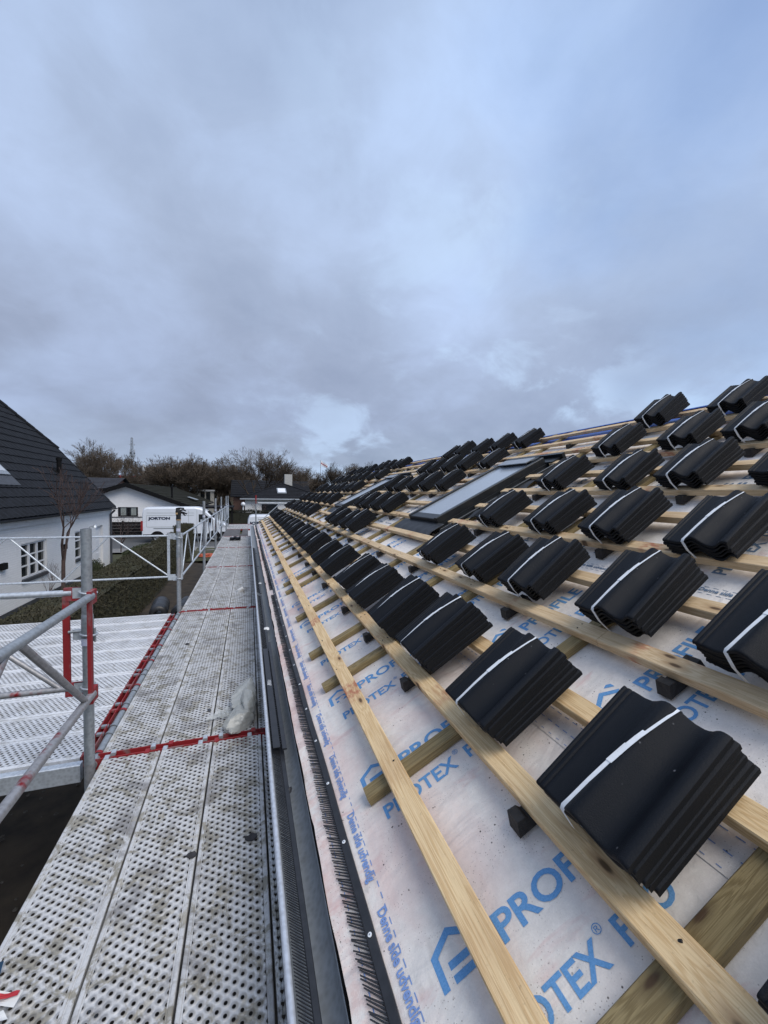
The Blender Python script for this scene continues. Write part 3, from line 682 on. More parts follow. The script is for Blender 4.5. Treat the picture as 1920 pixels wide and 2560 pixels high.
# ------------------------------------------------------------------ tile bundles
TL,TW,TT=0.365,0.275,0.012
PR=[(0,0.004),(0.02,0.004),(0.035,0.001),(0.05,0.003),(0.075,0.003),(0.09,0.0),(0.105,0.002),(0.14,0.001),(0.22,-0.002),(0.30,0.002),(0.36,0.011),(0.42,0.022),(0.47,0.028),(0.51,0.028),(0.56,0.022),(0.62,0.010),(0.69,0.001),(0.76,-0.001),(0.80,0.002),(0.84,0.008),(0.88,0.017),(0.915,0.023),(0.945,0.025),(0.975,0.024),(1.0,0.021)]
PR=[(a,z*1.32) for a,z in PR]
def prof(t):
    for (a,x),(b,y) in zip(PR,PR[1:]): # linear lookup
        if a<=t<=b: return x+(y-x)*(t-a)/(b-a)
    return PR[-1][1]
def tile_mesh():
    mb=MB(); n=len(PR); vs=[]
    rows=[(0.0,-0.0065),(0.001,-0.003),(0.004,-0.0006),(0.010,0),(TL*0.5,0.0008),(TL-0.012,0),(TL,-0.002)]
    for x,dz in rows:
        for t,z in PR: vs.append((x,TW*(0.5-t),z+dz+TT))
    nt=len(rows); b0=len(vs)
    for x in (0.0,TL):
        for t,z in PR: vs.append((x,TW*(0.5-t),z-(0.0045 if t>0.99 else 0.0)))
    mb.v=vs
    def F(f,m=0,sm=True): mb.f.append(f); mb.mi.append(m); mb.sm.append(sm)
    for r in range(nt-1):
        for i in range(n-1): F((r*n+i,r*n+i+1,(r+1)*n+i+1,(r+1)*n+i))
    for i in range(n-1):
        F((b0+i,b0+n+i,b0+n+i+1,b0+i+1),1)
        F((b0+i,b0+i+1,i+1,i),0,False); F((b0+n+i+1,b0+n+i,(nt-1)*n+i,(nt-1)*n+i+1),1,False)
    F(tuple([b0]+[r*n for r in range(nt)]+[b0+n]),1,False)
    F(tuple([b0+n+n-1]+[r*n+n-1 for r in range(nt-1,-1,-1)]+[b0+n-1]),1,False)
    # underside rib so the gaps between tiles read as thick edges
    me=mb.mesh('tile',[M['tile'],M['tile_edge']]); bm=bmesh.new(); bm.from_mesh(me); bmesh.ops.recalc_face_normals(bm,faces=bm.faces); bm.to_mesh(me); bm.free(); me.set_sharp_from_angle(angle=R(42)); return me
TME=tile_mesh(); PITCH=0.0175
def tilt(k): return R(4.6+0.85*k)
def strap_mesh(nt):
    mb=MB(); k=nt-1; tl=tilt(k); wd=0.0065
    def tp(x,t,dz):   # a point on the top tile
        z=TT+prof(t)+dz; return (x*math.cos(tl)-z*math.sin(tl),TW*(0.5-t),x*math.sin(tl)+z*math.cos(tl)+k*PITCH)
    pts=[]; a=tp(-0.004,0.36,-0.004)
    pts.append((0.016,0.016,-0.002)); pts.append((-0.002,0.030,a[2]*0.5)); pts.append(a); pts.append(tp(0.005,0.362,0.0030))
    for i in range(1,13):
        s=i/12; t=0.36+0.22*s; b=tp(TL*s,t,0.0022); z0=tp(0,0.36,0.0022)[2]; z1=tp(TL,0.58,0.0022)[2]
        pts.append((b[0],b[1],max(b[2],z0+(z1-z0)*s+0.008*math.sin(math.pi*s))))
    e=tp(TL+0.003,0.58,-0.005); pts.append(e); pts.append((TL+0.006,e[1],0.02))
    vs=[]
    for j,(x,y,z) in enumerate(pts):
        for dy,dz in ((wd,0),(-wd,0),(-wd,-0.0010),(wd,-0.0010)): vs.append((x,y+dy,z+dz if 3<=j<=15 else z))
    mb.add(vs,[(j*4+q,j*4+(q+1)%4,(j+1)*4+(q+1)%4,(j+1)*4+q) for j in range(len(pts)-1) for q in (0,)],0,True)
    a,b=pts[8],pts[10]; mb.add([(a[0],a[1]+wd*1.15,a[2]+.0014),(a[0],a[1]-wd*1.15,a[2]+.0014),(b[0],b[1]-wd*1.15,b[2]+.0014),(b[0],b[1]+wd*1.15,b[2]+.0014)],[(0,1,2,3)])
    return mb.mesh('strap',M['strap'])
STR={5:strap_mesh(5),6:strap_mesh(6),7:strap_mesh(7)}
rng=random.Random(11)
def make_bundle(seed,nt):
    q=random.Random(seed); root=bpy.data.objects.new('tile_bundle',None); COL.objects.link(root); root.empty_display_size=0.1
    sh=q.uniform(-0.0030,0.0)
    for k in range(nt):
        inst('tile',TME,root,Matrix.Translation((q.uniform(-.003,.003)+(nt-1-k)*0.0062*q.uniform(.8,1.1),(nt-1-k)*sh+q.uniform(-.0025,.0025),k*PITCH))@Matrix.Rotation(q.uniform(-.010,.010),4,'Z')@Matrix.Rotation(-tilt(k),4,'Y'))
    inst('strap',STR[nt],root); return root
protos=[make_bundle(1,6),make_bundle(2,6),make_bundle(3,7),make_bundle(4,5),make_bundle(5,6)]
used=[False]*5
def copy_tree(o):
    c=o.copy(); COL.objects.link(c)
    for ch in o.children:
        d=ch.copy(); COL.objects.link(d); d.parent=c
    return c
ROWS={1:[0.245,0.75,1.3,1.89,2.4,3.06,3.58,4.34,5.11,5.91,6.49,7.02,7.52,8.41,8.98,9.63,10.58,11.38,12.34,13.5,14.4,15.3],
2:[0.78,1.28,1.86,2.38,3.06,5.78,6.37,7.06,7.51,10.28,11.15,11.8,12.69,13.4,14.3,15.41,16.4],
3:[1.32,1.87,2.41,3.09,5.9,6.52,7.09,7.58,10.41,11.2,12.24,12.98,14.1,15.42,16.4],
4:[1.35,1.9,2.4,3.08,5.32,5.96,6.49,7.16,7.6,10.54,11.17,11.66,12.34,12.8,13.35,14.28,15.46,16.36],
5:[1.92,2.4,3.08,5.26,5.93,6.51,7.14,7.53,10.42,11.35,12.16,12.88,13.54,14.66,15.6,16.3],
6:[2.45,3.16,5.3,5.95,6.58,7.2,7.72,10.52,11.0,11.52,12.04,12.56,13.47,14.0,14.57,15.31,16.34]}
V0=[0,0.305,0.955,1.555,2.24,2.935,3.62]
ORD=['nearest','second nearest','third nearest','fourth nearest','fifth nearest','sixth','seventh','eighth','ninth','tenth','eleventh','twelfth','thirteenth','fourteenth','fifteenth','sixteenth','seventeenth','eighteenth','nineteenth','twentieth','twenty-first','twenty-second']
RN=['','lowest row','second row up','third row up','fourth row up','fifth row up','top row']
# tile counts and turns read off the photograph for the near bundles
for r in range(1,7):
    for i,ys_ in enumerate(ROWS[r]):
        deg=rng.gauss(0.8,1.8)
        pi=rng.choice([0,1,4,0,1,2,3]) if (r,i) not in((1,1),(1,2),(2,1)) else 0
        ph=R(deg); v0=V0[r]+rng.uniform(-.008,.008); yc=ys_*0.955+0.022
        mtx=RM@Matrix.Translation((v0,yc,0.003))@Matrix.Rotation(ph,4,'Z')@Matrix.Rotation(R(rng.uniform(-1.5,1.5)),4,'Y')@Matrix.Rotation(R(rng.uniform(1.5,4.0)),4,'X')
        if used[pi]: o=copy_tree(protos[pi])
        else: o=protos[pi]; used[pi]=True
        o.matrix_world=mtx
        if r in(1,):
            pass
        if i==len(ROWS[r])-1: lab='last strapped bundle of black roof tiles at the far end of the %s'%RN[r]
        elif i<5: lab='%s strapped bundle of black roof tiles in the %s'%(ORD[i],RN[r])
        else: lab='%s strapped tile bundle from the near end, %s'%(ORD[i],RN[r])
        tag(o,lab,'tile bundle','strapped bundles of black roof tiles')
for k,u_ in enumerate(used):
    if not u_:
        for ch in list(protos[k].children): bpy.data.objects.remove(ch)
        bpy.data.objects.remove(protos[k])

# ================================================================== surroundings
GZ0=0.0
def plane(name,x0,x1,y0,y1,z,m,nx=1,ny=1,rough=0.0,seed=0):
    mb=MB(); vs=[]
    for i in range(nx+1):
        for j in range(ny+1):
            x=x0+(x1-x0)*i/nx; y=y0+(y1-y0)*j/ny; vs.append((x,y,z+rough*noise.noise(Vector((x*0.8,y*0.8,seed)))+0.4*rough*noise.noise(Vector((x*3,y*3,seed)))))
    mb.add(vs,[(i*(ny+1)+j,(i+1)*(ny+1)+j,(i+1)*(ny+1)+j+1,i*(ny+1)+j+1) for i in range(nx) for j in range(ny)],0,True)
    return tag(mb.build(name,m),kind='structure')
plane('ground',-700,700,-300,1400,-0.03,M['grass'])
plane('soil',-2.95,0.62,-3,27.6,0.03,M['ground'],14,90,0.08,3)
plane('lawn',-6.40,-3.8,4,27.6,-0.01,M['grass'],4,20,0.03,5)
plane('verge',-2.95,0.4,22.5,27.9,0.10,M['grass'],8,10,0.06,8)
plane('road',-60,60,28.6,38.2,-0.012,M['asphalt']); 
mb=MB(); mb.cbox((-60,28.45,-0.05),(60,28.6,0.10),0.01,0,1); tag(mb.build('kerb',M['paving']),kind='structure')
plane('pavement',-60,60,26.9,28.45,0.08,M['paving'])
# ---------------------------------------------------------------- scaffold
DZ=CAM.z-1.6; XL,SEAM,XR2=-0.838,(-0.520,-0.222,0.077),0.27
BAY=[-0.45,2.84,6.06,9.55,12.9,16.2,19.4,22.5]
SKEW=-0.0032
def plank_mesh(w,L_,m,flat=False):
    mb=MB(); h=w/2
    if flat: mb.cbox((-h,0,-0.012),(h,L_,0.0),0.002); return mb.mesh('deck_plank',m)
    prof_=[(-h,-0.055),(-h,-0.002),(-h+0.003,0.0),(-h+0.014,0.0),(-h+0.016,-0.0035),(-h+0.020,-0.0035),(-h+0.022,0.0),(-h+0.028,-0.0005),(h-0.028,-0.0005),(h-0.022,0.0),(h-0.020,-0.0035),(h-0.016,-0.0035),(h-0.014,0.0),(h-0.003,0.0),(h,-0.002),(h,-0.055)]
    n=len(prof_); vs=[(x,y,z) for y in (0.0,L_) for x,z in prof_]
    mb.add(vs,[(i,i+1,n+i+1,n+i) for i in range(n-1)]); return mb.mesh('deck_plank',m)
scaf=empty('scaffold','long steel scaffold walkway beside the gutter, with perforated decks and guard rails','scaffold',(-0.35,2.84,0)); scaf.rotation_euler=(0,0,-SKEW*0)
SI=Matrix.Translation(scaf.location).inverted()
def spart(o,par=None):
    o.parent=par or scaf; o.matrix_basis=(SI@o.matrix_basis) if par is None else o.matrix_basis; return o
def sk(x,y): return x+SKEW*(y-2.0)
pm={}
rng=random.Random(3)
for bi,(ya,yb) in enumerate(zip(BAY,BAY[1:])):
    L_=yb-ya-0.075
    edges=[(XL,SEAM[0]),(SEAM[0],SEAM[1]),(SEAM[1],SEAM[2]),(SEAM[2],XR2)]
    flat=(bi==5)
    if flat: edges=[(XL,-0.235),(-0.16,0.077)]
    for (a,b) in edges:
        w_=b-a-0.009; key=(round(w_,3),round(L_,3),flat)
        if key not in pm: pm[key]=plank_mesh(w_,L_,M['ply'] if flat else M['deck'],flat)
        o=bpy.data.objects.new('deck_plank',pm[key]); COL.objects.link(o); o.matrix_basis=Matrix.Translation((sk((a+b)/2,(ya+yb)/2),ya+0.0375,DZ-(0.006 if a>0.05 else 0)+rng.uniform(-.0015,.0015)))@Matrix.Rotation(-SKEW*-1*1.0,4,'Z'); spart(o)
        if a<0.05 and not flat:
            mb=MB(); mb.box((a+.02,0,0),(b-.02,0.001,0.001)) if False else None
# ledgers and claws at the joints
for k,y in enumerate(BAY[1:]):
    mb=MB(); x0,x1=sk(XL-0.02,y),sk(XR2,y)
    mb.cbox((x0,y-0.030,DZ-0.060),(x1,y-0.024,DZ+0.004),0.001); mb.cbox((x0,y+0.024,DZ-0.060),(x1,y+0.030,DZ+0.004),0.001); mb.box((x0,y-0.0235,DZ-0.060),(x1,y+0.0235,DZ-0.054))
    spart(mb.build('ledger',M['red']))
    if k>4: continue
    mb=MB()
    for (a,b) in ((XL,SEAM[0]),(SEAM[0],SEAM[1]),(SEAM[1],SEAM[2])):
        for s_ in (-1,1):
            for fx in (0.16,0.84):
                mb=MB(); x=sk(a+(b-a)*fx,y)+s_*0.012; mb.cbox((x-0.014,min(y+s_*0.006,y+s_*0.045),DZ-0.012),(x+0.014,max(y+s_*0.006,y+s_*0.045),DZ+0.007),0.003); spart(mb.build('claw',M['red'] if rng.random()<0.55 else M['galv_light']))
def post(x,y,z1,red=None,par=None,z0=0.02):
    mb=MB(); mb.tube((x,y,z0),(x,y,z1),0.0270,20); mb.tube((x,y,z1-0.004),(x,y,z1+0.0005),0.0205,20,1)
    zz_=DZ+0.74; mb.lathe([(0.027,zz_-0.01),(0.0305,zz_-0.005),(0.0305,zz_+0.13),(0.0290,zz_+0.15),(0.0270,zz_+0.155)],(x,y,0),20)
    if red: mb.tube((x,y,red[0]),(x,y,red[1]),0.0276,20,2,cap=False)
    return mb
def rings(x,y,zs,p):
    for z in zs:
        mb=MB(); mb.ring((x+0.006,y,z),0.041,0.0060,Matrix.Rotation(R(8),3,'Y')); mb.cbox((x-0.07,y-0.007,z-0.03),(x-0.025,y+0.007,z+0.03),0.002)
        o=mb.build('rail_clamp',M['galv_light']); o.parent=p
zt,zb=CAM.z-0.58,CAM.z-1.13
PX=-0.872
posts=[(2.76,CAM.z-0.215,(DZ-0.1,DZ+0.02)),(6.09,CAM.z-0.33,(CAM.z-1.18,CAM.z-0.86)),(9.5,CAM.z-0.18,(CAM.z-1.2,CAM.z-0.62)),(12.86,CAM.z-0.16,(CAM.z-1.15,CAM.z-0.5)),(15.6,CAM.z-0.14,None),(19.15,CAM.z-0.14,None),(20.98,CAM.z-0.14,None)]
for y,z1,red in posts:
    p=spart(post(PX,y,z1,red).build('post',[M['galv'],M['blackplastic'],M['galv_red']]))
    rings(PX,y,(zt+0.0,zt-0.24,zb) if y<3 else (zt-0.02,zb-0.02),p)
    if y<3:
        mb=MB(); mb.tube((PX-0.09,y-0.01,CAM.z-0.80),(PX+0.01,y,CAM.z-0.80),0.008,10); mb.tube((PX+0.036,y,CAM.z-0.79),(PX+0.037,y,CAM.z-0.87),0.006,8); o=mb.build('pin',M['galv']); o.parent=p
    st_=CAM.z-(0.86 if y<3 else 0.50)
    mb=MB(); seg=10; vs=[]
    for i in range(seg+1):
        t=R(-150)+R(110)*i/seg
        for z in (st_-0.022,st_+0.020): vs.append((PX+0.0312*math.cos(t),y+0.0312*math.sin(t),z))
    mb.add(vs,[(2*i,2*i+2,2*i+3,2*i+1) for i in range(seg)],0,True); o=mb.build('sticker',M['sticker']); o.parent=p
def guard(p,q,nodes,red=0.0,par=None,pfn=None,r=0.0135,label=None,endp=(True,True),thin=0.0095):
    """a guard frame between p and q (top ends); nodes: list of (t,level) for the bracing zigzag"""
    root=MB(); p=Vector(p); q=Vector(q); dz=Vector((0,0,zb-zt)); d=(q-p)
    root.tube(p,q,r,12)
    o=root.build('guard_frame',M['galv_light']); 
    m=MB(); m.tube(p+dz,q+dz,r,12); a=m.build('bottom_rail',M['galv_light']); a.parent=o
    for (t0,l0),(t1,l1) in nodes:
        m=MB(); A=p+d*t0+(dz if l0 else Vector((0,0,0))); B=p+d*t1+(dz if l1 else Vector((0,0,0))); m.tube(A,B,thin,10); a=m.build('brace',M['galv_light'] if not(red and t0<0.35) else M['galv_red']); a.parent=o
    for k,e in enumerate((p,q)):
        if not endp[k]: continue
        s_=d.normalized()*(0.03 if k==0 else -0.03)
        n_=Vector((-d.y,d.x,0)).normalized(); m=MB()
        c=e+s_; w1=d.normalized()*0.0165; w2=n_*0.0085
        vs=[c+a_*w1+b_*w2+Vector((0,0,z)) for z in (0.0,dz.z) for a_,b_ in ((-1,-1),(1,-1),(1,1),(-1,1))]
        m.add(vs,[(0,1,5,4),(1,2,6,5),(2,3,7,6),(3,0,4,7),(0,3,2,1),(4,5,6,7)])
        for z in (0.0,dz.z):
            w1b=d.normalized()*0.045; c2=e-s_*0.2
            vs=[c2+a_*w1b+b_*w2*1.3+Vector((0,0,z+zz_)) for zz_ in (-0.045,0.03) for a_,b_ in ((-1,-1),(1,-1),(1,1),(-1,1))]
            m.add(vs,[(0,1,5,4),(1,2,6,5),(2,3,7,6),(3,0,4,7),(0,3,2,1),(4,5,6,7)])
        a=m.build('end_bracket',M['red'] if (red and k==0) else M['galv_light']); a.parent=o
    return o
def zig(n,start=1):
    out=[];l=start
    for i in range(n): out.append(((i/n,l),((i+1)/n,1-l))); l=1-l
    return out
for ya,yb,n in ((6.13,9.46,6),(9.54,12.82,6),(12.9,15.56,5),(15.64,19.1,6),(19.2,20.9,3)):
    spart(guard((PX+0.03,ya,zt),(PX+0.03,yb,zt),zig(n)))
# near guard running back past the camera on the left
g1=guard((PX+0.052,2.66,zt),(PX+0.052,-0.75,zt),[((0.03,1),(0.225,0)),((0.25,0),(0.44,1)),((0.44,1),(0.66,0)),((0.66,0),(0.97,1))],red=1,r=0.0205,thin=0.0155)
g1.data.materials[0]=M['galv']; g1.children[0].data.materials[0]=M['galv_red']; spart(g1)
# wooden? no: steel end post of the run, right side, past the roof
# ---------------------------------------------------------------- side platform
side=empty('scaffold','wide bright side platform of perforated planks left of the walkway','scaffold',(-2.4,4.4,0))
SI2=Matrix.Translation(side.location).inverted()
def s2part(o): o.parent=side; o.matrix_basis=SI2@o.matrix_basis; return o
pmesh=plank_mesh(0.305,3.15,M['deck2'])
for k in range(10):
    o=bpy.data.objects.new('deck_plank',pmesh); COL.objects.link(o); o.matrix_basis=Matrix.Translation((-0.955,2.86+0.157+0.3145*k,DZ+rng.uniform(-.001,.001)))@Matrix.Rotation(R(90),4,'Z'); s2part(o)
mb=MB()
for x0,x1,y0,y1 in ((-0.95,-0.944,2.86,5.98),(-0.912,-0.906,2.86,5.98)): mb.box((x0,y0,DZ-0.06),(x1,y1,DZ+0.003))
mb.box((-0.944,2.86,DZ-0.06),(-0.912,5.98,DZ-0.056)); s2part(mb.build('ledger',M['red']))
mb=MB(); mb.tube((-0.872,2.8,DZ-0.026),(-0.872,6.05,DZ-0.026),0.0242,18); s2part(mb.build('ledger_tube',M['galv']))
for k in range(20):
    mb=MB(); y=2.93+0.157*k+(0.03 if k%2 else -0.03)
    seg=8; vs=[]
    for i in range(seg+1):
        t=R(185)-R(190)*i/seg
        for dy in (-0.013,0.013): vs.append((-0.872+0.030*math.cos(t),y+dy,DZ-0.026+0.030*math.sin(t)))
    for dy in (-0.013,0.013): vs.insert(0,(-0.955,y-dy,DZ+0.001)) if False else None
    mb.add(vs,[(2*i,2*i+2,2*i+3,2*i+1) for i in range(seg)],0,True)
    mb.box((-0.955,y-0.013,DZ-0.012),(-0.9025,y+0.013,DZ+0.0025)); s2part(mb.build('claw',M['galv'] if k%3 else M['red']))
mb=MB(); mb.cbox((-4.1,2.79,DZ-0.11),(-0.93,2.84,DZ-0.004),0.004); s2part(mb.build('edge_beam',M['galv_light']))
mb=MB(); mb.tube((-3.98,2.8,0.0),(-3.98,2.8,CAM.z-0.2),0.0242,16); s2part(mb.build('post',M['galv'])); mb=MB(); mb.tube((-3.98,6.05,0.0),(-3.98,6.05,CAM.z-0.2),0.0242,16); s2part(mb.build('post',M['galv']))
g2=guard((-0.945,2.765,zt),(-3.95,2.765,zt),[((0.02,1),(0.22,0)),((0.22,0),(0.42,1)),((0.42,1),(0.64,0)),((0.64,0),(0.97,1))],red=1,r=0.0175,thin=0.0135); g2.children[0].data.materials[0]=M['galv_red']; s2part(g2)
g3=guard((-0.965,6.10,zt),(-3.95,6.10,zt),[((0.005,1),(0.235,0)),((0.24,0),(0.41,1)),((0.41,1),(0.585,0)),((0.595,0),(0.77,1)),((0.77,1),(0.97,0))],r=0.0125,thin=0.0095); s2part(g3)
# end guard across the far gable
far=empty('scaffold','red and grey scaffold end post with a rail beyond the far end of the roof','scaffold',(0.33,17.6,0))
mb=MB(); mb.tube((0,0,0),(0,0,CAM.z-0.42),0.026,12); mb.tube((0,0,CAM.z-0.42),(0,0,CAM.z-0.08),0.028,12,1); mb.build('post',[M['galv'],M['red']],far)
mb=MB(); mb.tube((0.08,0.02,CAM.z-0.40),(3.6,0.02,CAM.z-0.40),0.026,10); mb.build('top_rail',M['galv_light'],far)
mb=MB(); mb.tube((0.3,0.02,CAM.z-1.02),(0.95,0.02,CAM.z-0.42),0.018,8); mb.build('brace',M['galv_light'],far)
mb=MB(); mb.tube((0.08,0.02,CAM.z-1.05),(3.6,0.02,CAM.z-1.05),0.022,10); mb.build('bottom_rail',M['galv_light'],far)
# ---------------------------------------------------------------- things lying on the scaffold
def crumple(n1,n2,sx,sy,sz,seed,M_=None,pinch=None,folds=6):
    mb=MB(); vs=[]
    for i in range(n1):
        for j in range(n2):
            a=math.pi*i/(n1-1); b=2*math.pi*j/n2
            d=Vector((math.sin(a)*math.cos(b),math.sin(a)*math.sin(b),math.cos(a)))
            k=1.05+0.30*noise.noise(d*1.3+Vector((seed,0,0)))
            rid=abs(noise.noise(d*1.5+Vector((0,seed,3)))); k-=0.40*rid; k-=0.16*abs(noise.noise(d*3.1+Vector((seed,seed,0))))
            v=Vector((d.x*sx*k,d.y*sy*k,max(d.z*sz*k,-0.25*sz)+0.25*sz)); vs.append(v)
    mb.add(vs,[(i*n2+j,i*n2+(j+1)%n2,(i+1)*n2+(j+1)%n2,(i+1)*n2+j) for i in range(n1-1) for j in range(n2)],0,False); return mb
def creased(seed,sx,sy,sz,npl,c):
    q=random.Random(seed); pl=[(Vector((q.gauss(0,1),q.gauss(0,1),q.gauss(0.3,1))).normalized(),q.uniform(0.62,1.0)) for _ in range(npl)]
    mb=MB(); vs=[]; n1,n2=34,46
    for i in range(n1):
        for j in range(n2):
            a=math.pi*(i+0.01)/(n1-0.98); b=2*math.pi*j/n2; d=Vector((math.sin(a)*math.cos(b),math.sin(a)*math.sin(b),math.cos(a)))
            r=min([h/max(0.05,d.dot(n)) for n,h in pl if d.dot(n)>0.05]+[1.25]); r*=1-0.10*abs(noise.noise(d*2.3+Vector((seed,0,0))))-0.05*abs(noise.noise(d*5+Vector((0,seed,0))))
            vs.append((c[0]+d.x*sx*r,c[1]+d.y*sy*r,max(0.0,c[2]+d.z*sz*r)))
    mb.add(vs,[(i*n2+j,i*n2+(j+1)%n2,(i+1)*n2+(j+1)%n2,(i+1)*n2+j) for i in range(n1-1) for j in range(n2)],0,True); return mb
bag=empty('plastic_bag','crumpled milky plastic bag lying on the walkway against the gutter','plastic bag',(-0.045,3.12,DZ+0.001))
for sd_,sx_,sy_,sz_,c_ in ((4,0.105,0.20,0.105,(0.02,0.12,0.06)),(9,0.10,0.13,0.08,(-0.005,-0.15,0.05)),(17,0.06,0.12,0.10,(0.05,-0.02,0.08))):
    o=creased(sd_,sx_,sy_,sz_,15,c_).build('bag_lobe',M['plastic'],bag); o.data.set_sharp_from_angle(angle=R(16))
mb=MB(); vs=[]
for i in range(12):
    for j in range(4):
        t=i/11; w_=0.045*(1-t)+0.012; vs.append((-0.06-0.17*t,-0.03+0.02*math.sin(t*4)+w_*(j-1.5),0.006+0.03*(1-t)*abs(math.sin(j*2+t*9))+0.006))
mb.add(vs,[(i*4+j,i*4+j+1,(i+1)*4+j+1,(i+1)*4+j) for i in range(11) for j in range(3)]); mb.build('bag_tail',M['plastic'],bag)
def flake(x,y,s,label,m='mud',z=DZ,seed=1,ar=1.3,name='flake',cat='debris',th=0.004):
    q=random.Random(seed); mb=MB(); n=9; vs=[]
    for i in range(n):
        a=2*math.pi*i/n; r=s*(0.75+0.35*q.random()); vs.append((r*math.cos(a),r*ar*math.sin(a),th*(0.3+1.6*q.random())))
    vs2=[(a_,b_,0.0005) for a_,b_,c_ in vs]; vs=vs+vs2; mb.add(vs,[tuple(range(n)),tuple(range(2*n-1,n-1,-1))]+[(i,n+i,n+(i+1)%n,(i+1)%n) for i in range(n)])
    o=mb.build(name,M[m],None,Matrix.Translation((x,y,z+0.001))@Matrix.Rotation(q.uniform(0,3),4,'Z')); tag(o,label,cat); return o
flake(0.016,1.95,0.022,'black flake of grit on the near deck beside the gutter',seed=2)
flake(-0.235,1.93,0.018,'small dark flake in the middle of the near deck',seed=3)
flake(-0.60,4.72,0.020,'dark chip on the deck beside the red ledger',seed=5)
flake(-0.265,3.22,0.028,'small grey offcut on the deck left of the plastic bag','sill',seed=7,ar=0.45)
t=flake(-0.10,7.1,0.085,'flat torn scrap of white paper on the second bay of the walkway','paper',seed=8,ar=0.7,name='paper_scrap',cat='paper',th=0.03)
# tiles standing in a little pile far down the walkway
t=empty('tile_stack','short pile of black roof tiles lying on the far part of the walkway','tile stack',(-0.56,14.7,DZ),)
for k in range(4): inst('tile',TME,t,Matrix.Translation((0.17,0.02*k,0.004+k*0.0215))@Matrix.Rotation(R(90),4,'Z')@Matrix.Scale(1.25,4,(0,1,0)))
# glove on the second post
gl=empty('work_glove','dark knitted work glove pulled over the top of the second scaffold post','glove',(PX,6.09,CAM.z-0.36))
mb=MB(); mb.lathe([(0.029,-0.010),(0.031,0.0),(0.030,0.03),(0.032,0.06),(0.037,0.085),(0.036,0.11),(0.030,0.125),(0.012,0.132),(0.0,0.133)],(0,0,0),20)
mb.build('palm',M['glove'],gl)
mb=MB(); mb.lathe([(0.0300,-0.016),(0.0325,-0.012),(0.0325,-0.006),(0.0295,-0.002)],(0,0,0),20); mb.build('cuff_band',M['gloveband'],gl)
mb=MB(); mb.cbox((-0.030,-0.040,0.064),(-0.004,-0.033,0.088),0.003); mb.build('patch',M['gloveband'],gl)
for a,b,c,r_ in (((0.012,-0.006,0.112),(0.060,-0.012,0.128),(0.088,-0.014,0.112),0.0105),((0.018,-0.004,0.100),(0.062,-0.008,0.090),(0.100,-0.010,0.072),0.0105),((0.018,0.004,0.095),(0.055,-0.002,0.078),(0.080,-0.002,0.050),0.010),((-0.010,0.0,0.120),(0.02,0.004,0.148),(0.062,0.004,0.146),0.010),((-0.022,0.0,0.115),(-0.022,0.002,0.142),(0.012,0.004,0.150),0.010)):
    mb=MB(); mb.tube(a,b,r_*1.08,10,0,r_); mb.tube(b,c,r_,10,0,r_*0.85)
    mb.lathe([(r_*0.85,0),(r_*0.6,0.005),(0,0.008)],c,10,0,(Vector(c)-Vector(b)).to_track_quat('Z','Y').to_matrix()); mb.lathe([(0,-r_),(r_*0.75,-r_*0.7),(r_,0),(r_*0.75,r_*0.7),(0,r_)],b,10)
    mb.build('finger',M['glove'],gl)
# crumpled printed wrapper in the near left corner
WRX=0.06
wr=empty('printed_wrapper','crumpled blue, white, red and green wrapper at the near left edge of the walkway','wrapper',(-0.722,1.50,DZ+0.002))
def leaf(pts,z,m,n,seed):
    mb=MB(); vs=[];k=7
    a,b,c,d=[Vector((*p,0)) for p in pts]
    for i in range(k):
        for j in range(k):
            p=a.lerp(b,i/(k-1)).lerp(d.lerp(c,i/(k-1)),j/(k-1)); vs.append((p.x,p.y,z+0.010*noise.noise(Vector((p.x*25,p.y*25,seed)))))
    mb.add(vs,[(i*k+j,i*k+j+1,(i+1)*k+j+1,(i+1)*k+j) for i in range(k-1) for j in range(k-1)]); mb.build(n,M[m],wr)
leaf([(-0.14,0.17),(-0.052,0.15),(-0.03,0.045),(-0.14,0.05)],0.02,'bluepaper','blue_panel',1)
leaf([(-0.14,0.05),(-0.02,0.045),(0.055,0.022),(0.045,-0.015)],0.026,'paper','white_panel',2); leaf([(-0.14,0.03),(-0.02,0.034),(0.050,0.016),(0.046,0.006)],0.034,'redpaper','red_stripe',2)
leaf([(-0.14,0.0),(-0.04,0.008),(0.0,0.004),(-0.14,-0.02)],0.033,'redpaper','red_stripe',4); leaf([(-0.14,-0.02),(0.02,-0.015),(0.045,-0.045),(-0.14,-0.06)],0.022,'paper','white_panel',3)
leaf([(-0.14,-0.05),(0.0,-0.045),(0.02,-0.12),(-0.14,-0.12)],0.018,'greenpaper','green_panel',5)

